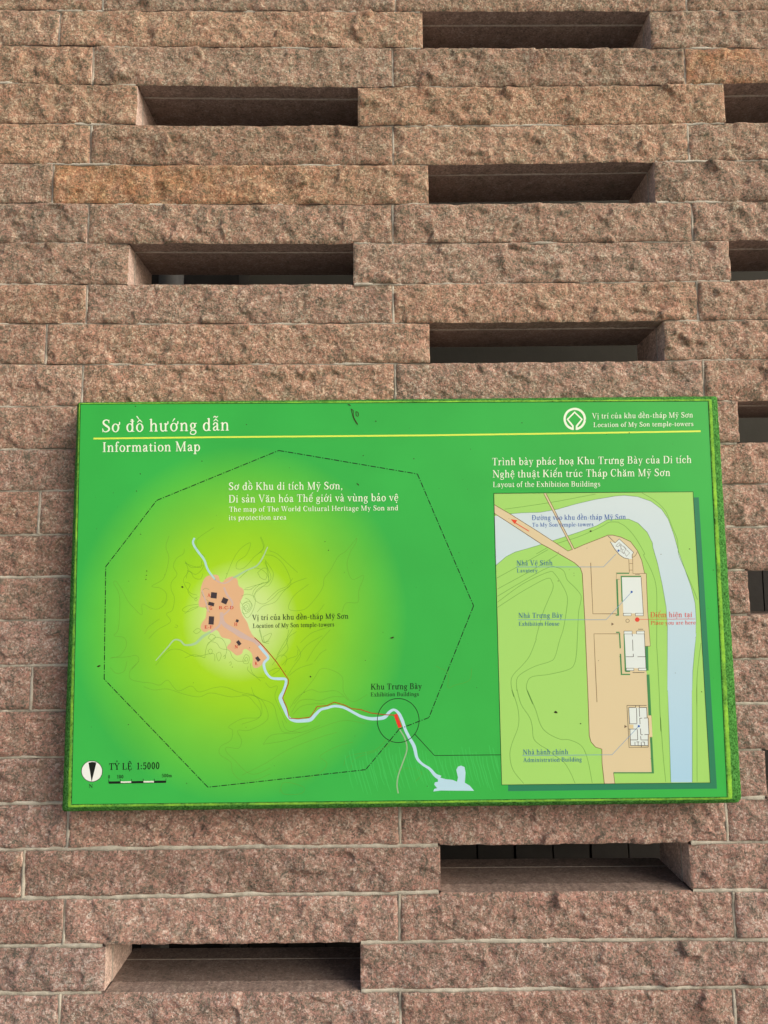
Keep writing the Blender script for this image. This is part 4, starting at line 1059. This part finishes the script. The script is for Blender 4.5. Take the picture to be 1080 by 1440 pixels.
for q in ((310, 40, 372, 62), (405, 40, 465, 62), (328, 322, 385, 340), (420, 322, 480, 340)): p.line(z(Z5, (q[0], q[1]), (q[2], q[1]), (q[2], q[3]), (q[0], q[3]), (q[0], q[1])), .7, 11)
for q in ((373, 62, 374, 80), (375, 105, 378, 190), (380, 212, 382, 235), (325, 235, 382, 235), (412, 235, 475, 235), (465, 62, 477, 322), (375, 355, 465, 355), (418, 26, 455, 26)): p.line(z(Z5, q[:2], q[2:]), .75, 11.4)
p.done('plan_wall', BLK, b2)
b3 = Print().poly(z(Z7b, (260, 270), (705, 270), (720, 530), (750, 530), (768, 950), (747, 960), (747, 1230), (300, 1230)), 10).done('plan_building', WB, plan, 'white lower administration building')
p = Print()
p.line(z(Z7b, (205, 215), (705, 215)), .7, 11); p.line(z(Z7b, (207, 215), (240, 800), (262, 1282), (750, 1270)), .7, 11.2)
for q in ((250, 268, 430, 268), (520, 268, 705, 268), (255, 268, 275, 680), (450, 280, 460, 665), (518, 268, 530, 500), (270, 680, 465, 680), (530, 540, 590, 538), (640, 536, 745, 530), (532, 540, 540, 690), (704, 270, 720, 520), (746, 530, 768, 950), (250, 815, 465, 812), (470, 820, 482, 1090), (300, 1088, 480, 1088), (550, 800, 558, 950), (560, 957, 610, 956), (650, 955, 760, 952), (555, 990, 562, 1085), (560, 1090, 745, 1090), (300, 1232, 745, 1232), (285, 820, 300, 1230), (410, 1140, 412, 1220), (450, 1138, 520, 1138), (490, 1145, 490, 1225), (570, 1135, 572, 1280), (600, 1138, 660, 1145), (650, 1150, 655, 1220), (745, 955, 747, 1270), (430, 210, 430, 268), (520, 210, 520, 268)):
    p.line(z(Z7b, q[:2], q[2:]), .8, 11.5 + .1 * (q[0] % 7))
p.done('plan_wall', BLK, b3)
Print().poly(z(Z7b, (268, 700), (372, 700), (375, 800), (270, 800)), 11).done('porch', (222, 206, 158), b3)
Print().poly(z(Z7b, (735, 470), (825, 470), (855, 1010), (772, 1010)), 9.6).done('side_porch', (224, 208, 164), b3)
b4 = Print().poly(z(Z6, (215, 260), (300, 285), (370, 220), (610, 445), (580, 480), (580, 552), (530, 552), (450, 535), (370, 480), (290, 380)), 10).done('plan_building', WB, plan, 'white lavatory building at a slant')
p = Print().line(z(Z6, (180, 165), (300, 280), (370, 215), (610, 440), (588, 480), (588, 535)), .9, 11)
p.line(z(Z6, (215, 258), (290, 380), (370, 480), (450, 535), (530, 552)), .9, 11.2)
for q in ((310, 335, 365, 275), (365, 275, 545, 450), (310, 335, 350, 350), (340, 345, 400, 310), (400, 310, 395, 420), (370, 300, 445, 465), (445, 465, 485, 370), (485, 380, 440, 330), (455, 440, 490, 510), (490, 510, 545, 450), (390, 420, 450, 465), (420, 390, 450, 400)): p.line(z(Z6, q[:2], q[2:]), .45, 11.4 + .1 * (q[1] % 7))
p.done('plan_wall', (110, 108, 98), b4)
p = Print()
for q in (z(Z3, (100, 232), (250, 150), (490, 15)), z(Z3, (105, 315), (380, 165), (560, 55)),
          z(Z3, (105, 370), (300, 255), (490, 152), (560, 152), (610, 180), (635, 245), (690, 300), (735, 355), (740, 400), (722, 490), (715, 620)) + z(Z8, (822, 0), (815, 120), (795, 225), (740, 280), (560, 325), (390, 350), (345, 410), (345, 480), (400, 610)) + z(Z6b, (330, 0), (395, 150), (430, 260), (480, 325), (580, 375), (650, 380), (730, 415), (770, 470), (800, 570), (825, 710)),
          z(Z3, (105, 415), (300, 275), (490, 187), (540, 200), (600, 290), (635, 370), (632, 460), (605, 620)) + z(Z8, (655, 0), (610, 160), (560, 205), (420, 250), (290, 320), (247, 380), (250, 480)) + z(Z6b, (255, 0), (285, 110), (350, 210), (370, 280), (380, 370), (430, 420), (480, 450), (540, 500), (610, 550), (660, 630), (695, 710)),
          z(Z3, (105, 455), (300, 330), (480, 235), (520, 260), (527, 310), (490, 400), (450, 500), (400, 680)) + z(Z8, (430, 0), (370, 150), (300, 240), (215, 330), (193, 410), (220, 540)) + z(Z6b, (215, 0), (260, 140), (265, 270), (215, 410), (200, 500), (225, 610), (305, 712)),
          z(Z1, (160, 465), (500, 415), (850, 350)), z(Z1, (400, 805), (530, 735), (720, 675), (890, 600), (950, 565), (1020, 563)) + z(Z2, (60, 570), (110, 600), (180, 680), (250, 800)) + z(Z4, (460, 60), (520, 180), (555, 300), (560, 500), (558, 740)) + z(Z5, (562, 200), (575, 450), (590, 800)) + z(Z7, (405, 200), (425, 480), (443, 665)),
          z(Z2, (230, 340), (330, 400), (410, 480), (460, 600), (500, 700)) + z(Z4, (725, 50), (770, 160), (830, 300), (868, 395)), z(Z5, (895, 130), (880, 240), (865, 400), (863, 600)) + z(Z7, (668, 0), (670, 664))):
    p.line(q, .6, 5.6 + .05, smooth=5)
p.done('contour_lines', (104, 158, 70), plan)
p = Print().line(IN + [IN[0]], .9, 12)
p.done('plan_border', (30, 58, 30), plan)
BL = (44, 98, 180); LB = (120, 164, 200)
for q in (z(Z3, (247, 147), (910, 147), (1005, 50)), z(Z3, (260, 548), (930, 548)) + z(Z4, (366, 340)), z(Z6b, (295, 499), (975, 493)) + z(Z7, (245, 266))):
    Print().line(q, .75, 12.4).done('leader_line', LB, plan)
for q in (z(Z6, (357, 412)), z(Z4, (368, 337)), z(Z7, (248, 263))): Print().disc(*q[0], 1.6, 12.8, 14).done('location_dot', BL, plan)
RD = (224, 72, 56)
Print().disc(*z(Z4, (411, 547))[0], 3.2, 12.8).line(z(Z4, (425, 545), (850, 542)), .6, 12.4).done('location_dot', RD, plan, 'red dot with its leader line')
p = Print()
for q in (z(Z4, (215, 570), (235, 581), (215, 592)), z(Z7b, (145, 710), (212, 747), (145, 790))): Print().poly(q, 12).done('entrance_mark', (112, 92, 74), plan)
Print().ring(*z(Z4, (337, 556))[0], 2.4, .6, 12).done('ring_mark', (112, 92, 74), plan)
p = Print().line(z(Z1, (345, 632), (235, 565)), 1.1, 12); p.poly(z(Z1, (207, 541), (256, 548), (236, 577)), 12.4); p.done('arrow', (228, 78, 48), plan, 'small red arrow on the road')
lettering('Đường vào khu đền-tháp Mỹ Sơn', 748, 880, 731.4, 730.2, 7.0, BL, plan, 14)
lettering('To My Son temple-towers', 748.5, 834.5, 740.8, 740, 5.6, BL, plan, 14)
TB = (36, 104, 156)
lettering('Nhà Vệ Sinh', 726.5, 777, 795.2, 794.8, 7.0, TB, plan, 14); lettering('Lavatory', 727, 756, 805, 804.8, 5.4, TB, plan, 14)
lettering('Nhà Trưng Bày', 729.2, 791, 868.9, 868.5, 7.0, TB, plan, 14); lettering('Exhibition House', 729.6, 786.5, 880, 879.6, 5.6, TB, plan, 14)
lettering('Điểm hiện tại', 914.8, 973.2, 868.2, 867.6, 7.4, RD, plan, 14); lettering('Place you are here', 915.3, 978, 878.6, 878, 5.4, RD, plan, 14)
lettering('Nhà hành chính', 735.6, 799, 1061, 1060.4, 7.0, TB, plan, 14); lettering('Administration Building', 736, 818, 1071.6, 1070.6, 5.8, TB, plan, 14)

# ------------------------------------------------------------------ dirt: dark specks and dried marks stuck on the face
p = Print(); rd = random.Random(5)
def speck(x, y, r, el=1.0, rot=0.0):
    n = 9; q = []
    for k in range(n):
        a = 2 * math.pi * k / n; rr = r * rd.uniform(.65, 1.2)
        u, v = rr * math.cos(a), rr * el * math.sin(a)
        q.append((x + u * math.cos(rot) - v * math.sin(rot), y + u * math.sin(rot) + v * math.cos(rot)))
    p.poly(q, 16)
for x, y, r, el, ro in ((551.5, 896.6, 2.4, .5, -.2), (139, 936.7, 2.6, .6, -.5), (256.5, 825.3, 1.7, .8, 0), (781.6, 1001.6, 2.4, .7, .5), (816.5, 1017.4, 1.0, 1, 0), (830.6, 747.0, 1.8, .7, 0), (969.6, 772, 1.1, .7, 0), (436.6, 951.5, 1.1, 1.3, 0), (528.4, 592.4, .9, 1, 0), (346.6, 597.2, .8, 1, 0), (284, 648.7, .9, 1, 0), (197.4, 666.4, .9, 1, 0), (192, 690.7, 1.0, .7, .3), (462, 774, .8, 1, 0), (457, 761.6, .7, 1, 0), (510.6, 640.8, .8, 1, 0), (582, 645, .8, 1, 0), (734, 594.5, .8, 1, 0), (198, 751.3, .9, .6, 0), (206.6, 803, .7, 1, 0), (206, 809, .7, 1, 0), (205.4, 814.8, .8, 1, 0), (1003, 801.6, .8, 1, 0), (601, 1105.5, .9, .7, 0), (884.7, 608.6, .8, 1, 0), (110.6, 571.5, 1.2, .6, .3), (190.5, 571.5, 1.1, .6, .4), (180.6, 1019, .8, 1, 0), (785, 817, .9, .6, 0), (986.5, 972.8, .8, 1, 0), (503.5, 681.2, 2.6, .35, .75), (491, 569.4, 2.4, .35, .4), (262.6, 1101.4, .7, 1, 0)):
    p = Print(); speck(x, y, r, el, ro); p.done('dirt_speck', (52, 52, 20), sign)
p = Print()
for k in range(60):
    speck(rd.uniform(112, 1005), rd.uniform(575, 1115), rd.uniform(.35, .6))
o_ = p.done('fly_dirt', (60, 70, 28), sign); o_['kind'] = 'stuff'
p = Print()
for q in ([(494, 575), (495.5, 582), (498, 590), (503, 597.5)], [(494, 575), (497, 578), (497, 584), (499, 590), (503, 596)], [(500.5, 579), (503.5, 580), (503.8, 585), (501.2, 584.5), (500.5, 579)]):
    p.line(q, .9, 16, smooth=3)
p.done('dried_trace', (52, 52, 20), sign)
# the dark gap round the print
q = Print().line([tuple(c) for c in FC] + [tuple(FC[0])], 1.0, 2.2); q.done('sheet_edge', (24, 62, 18), sign)
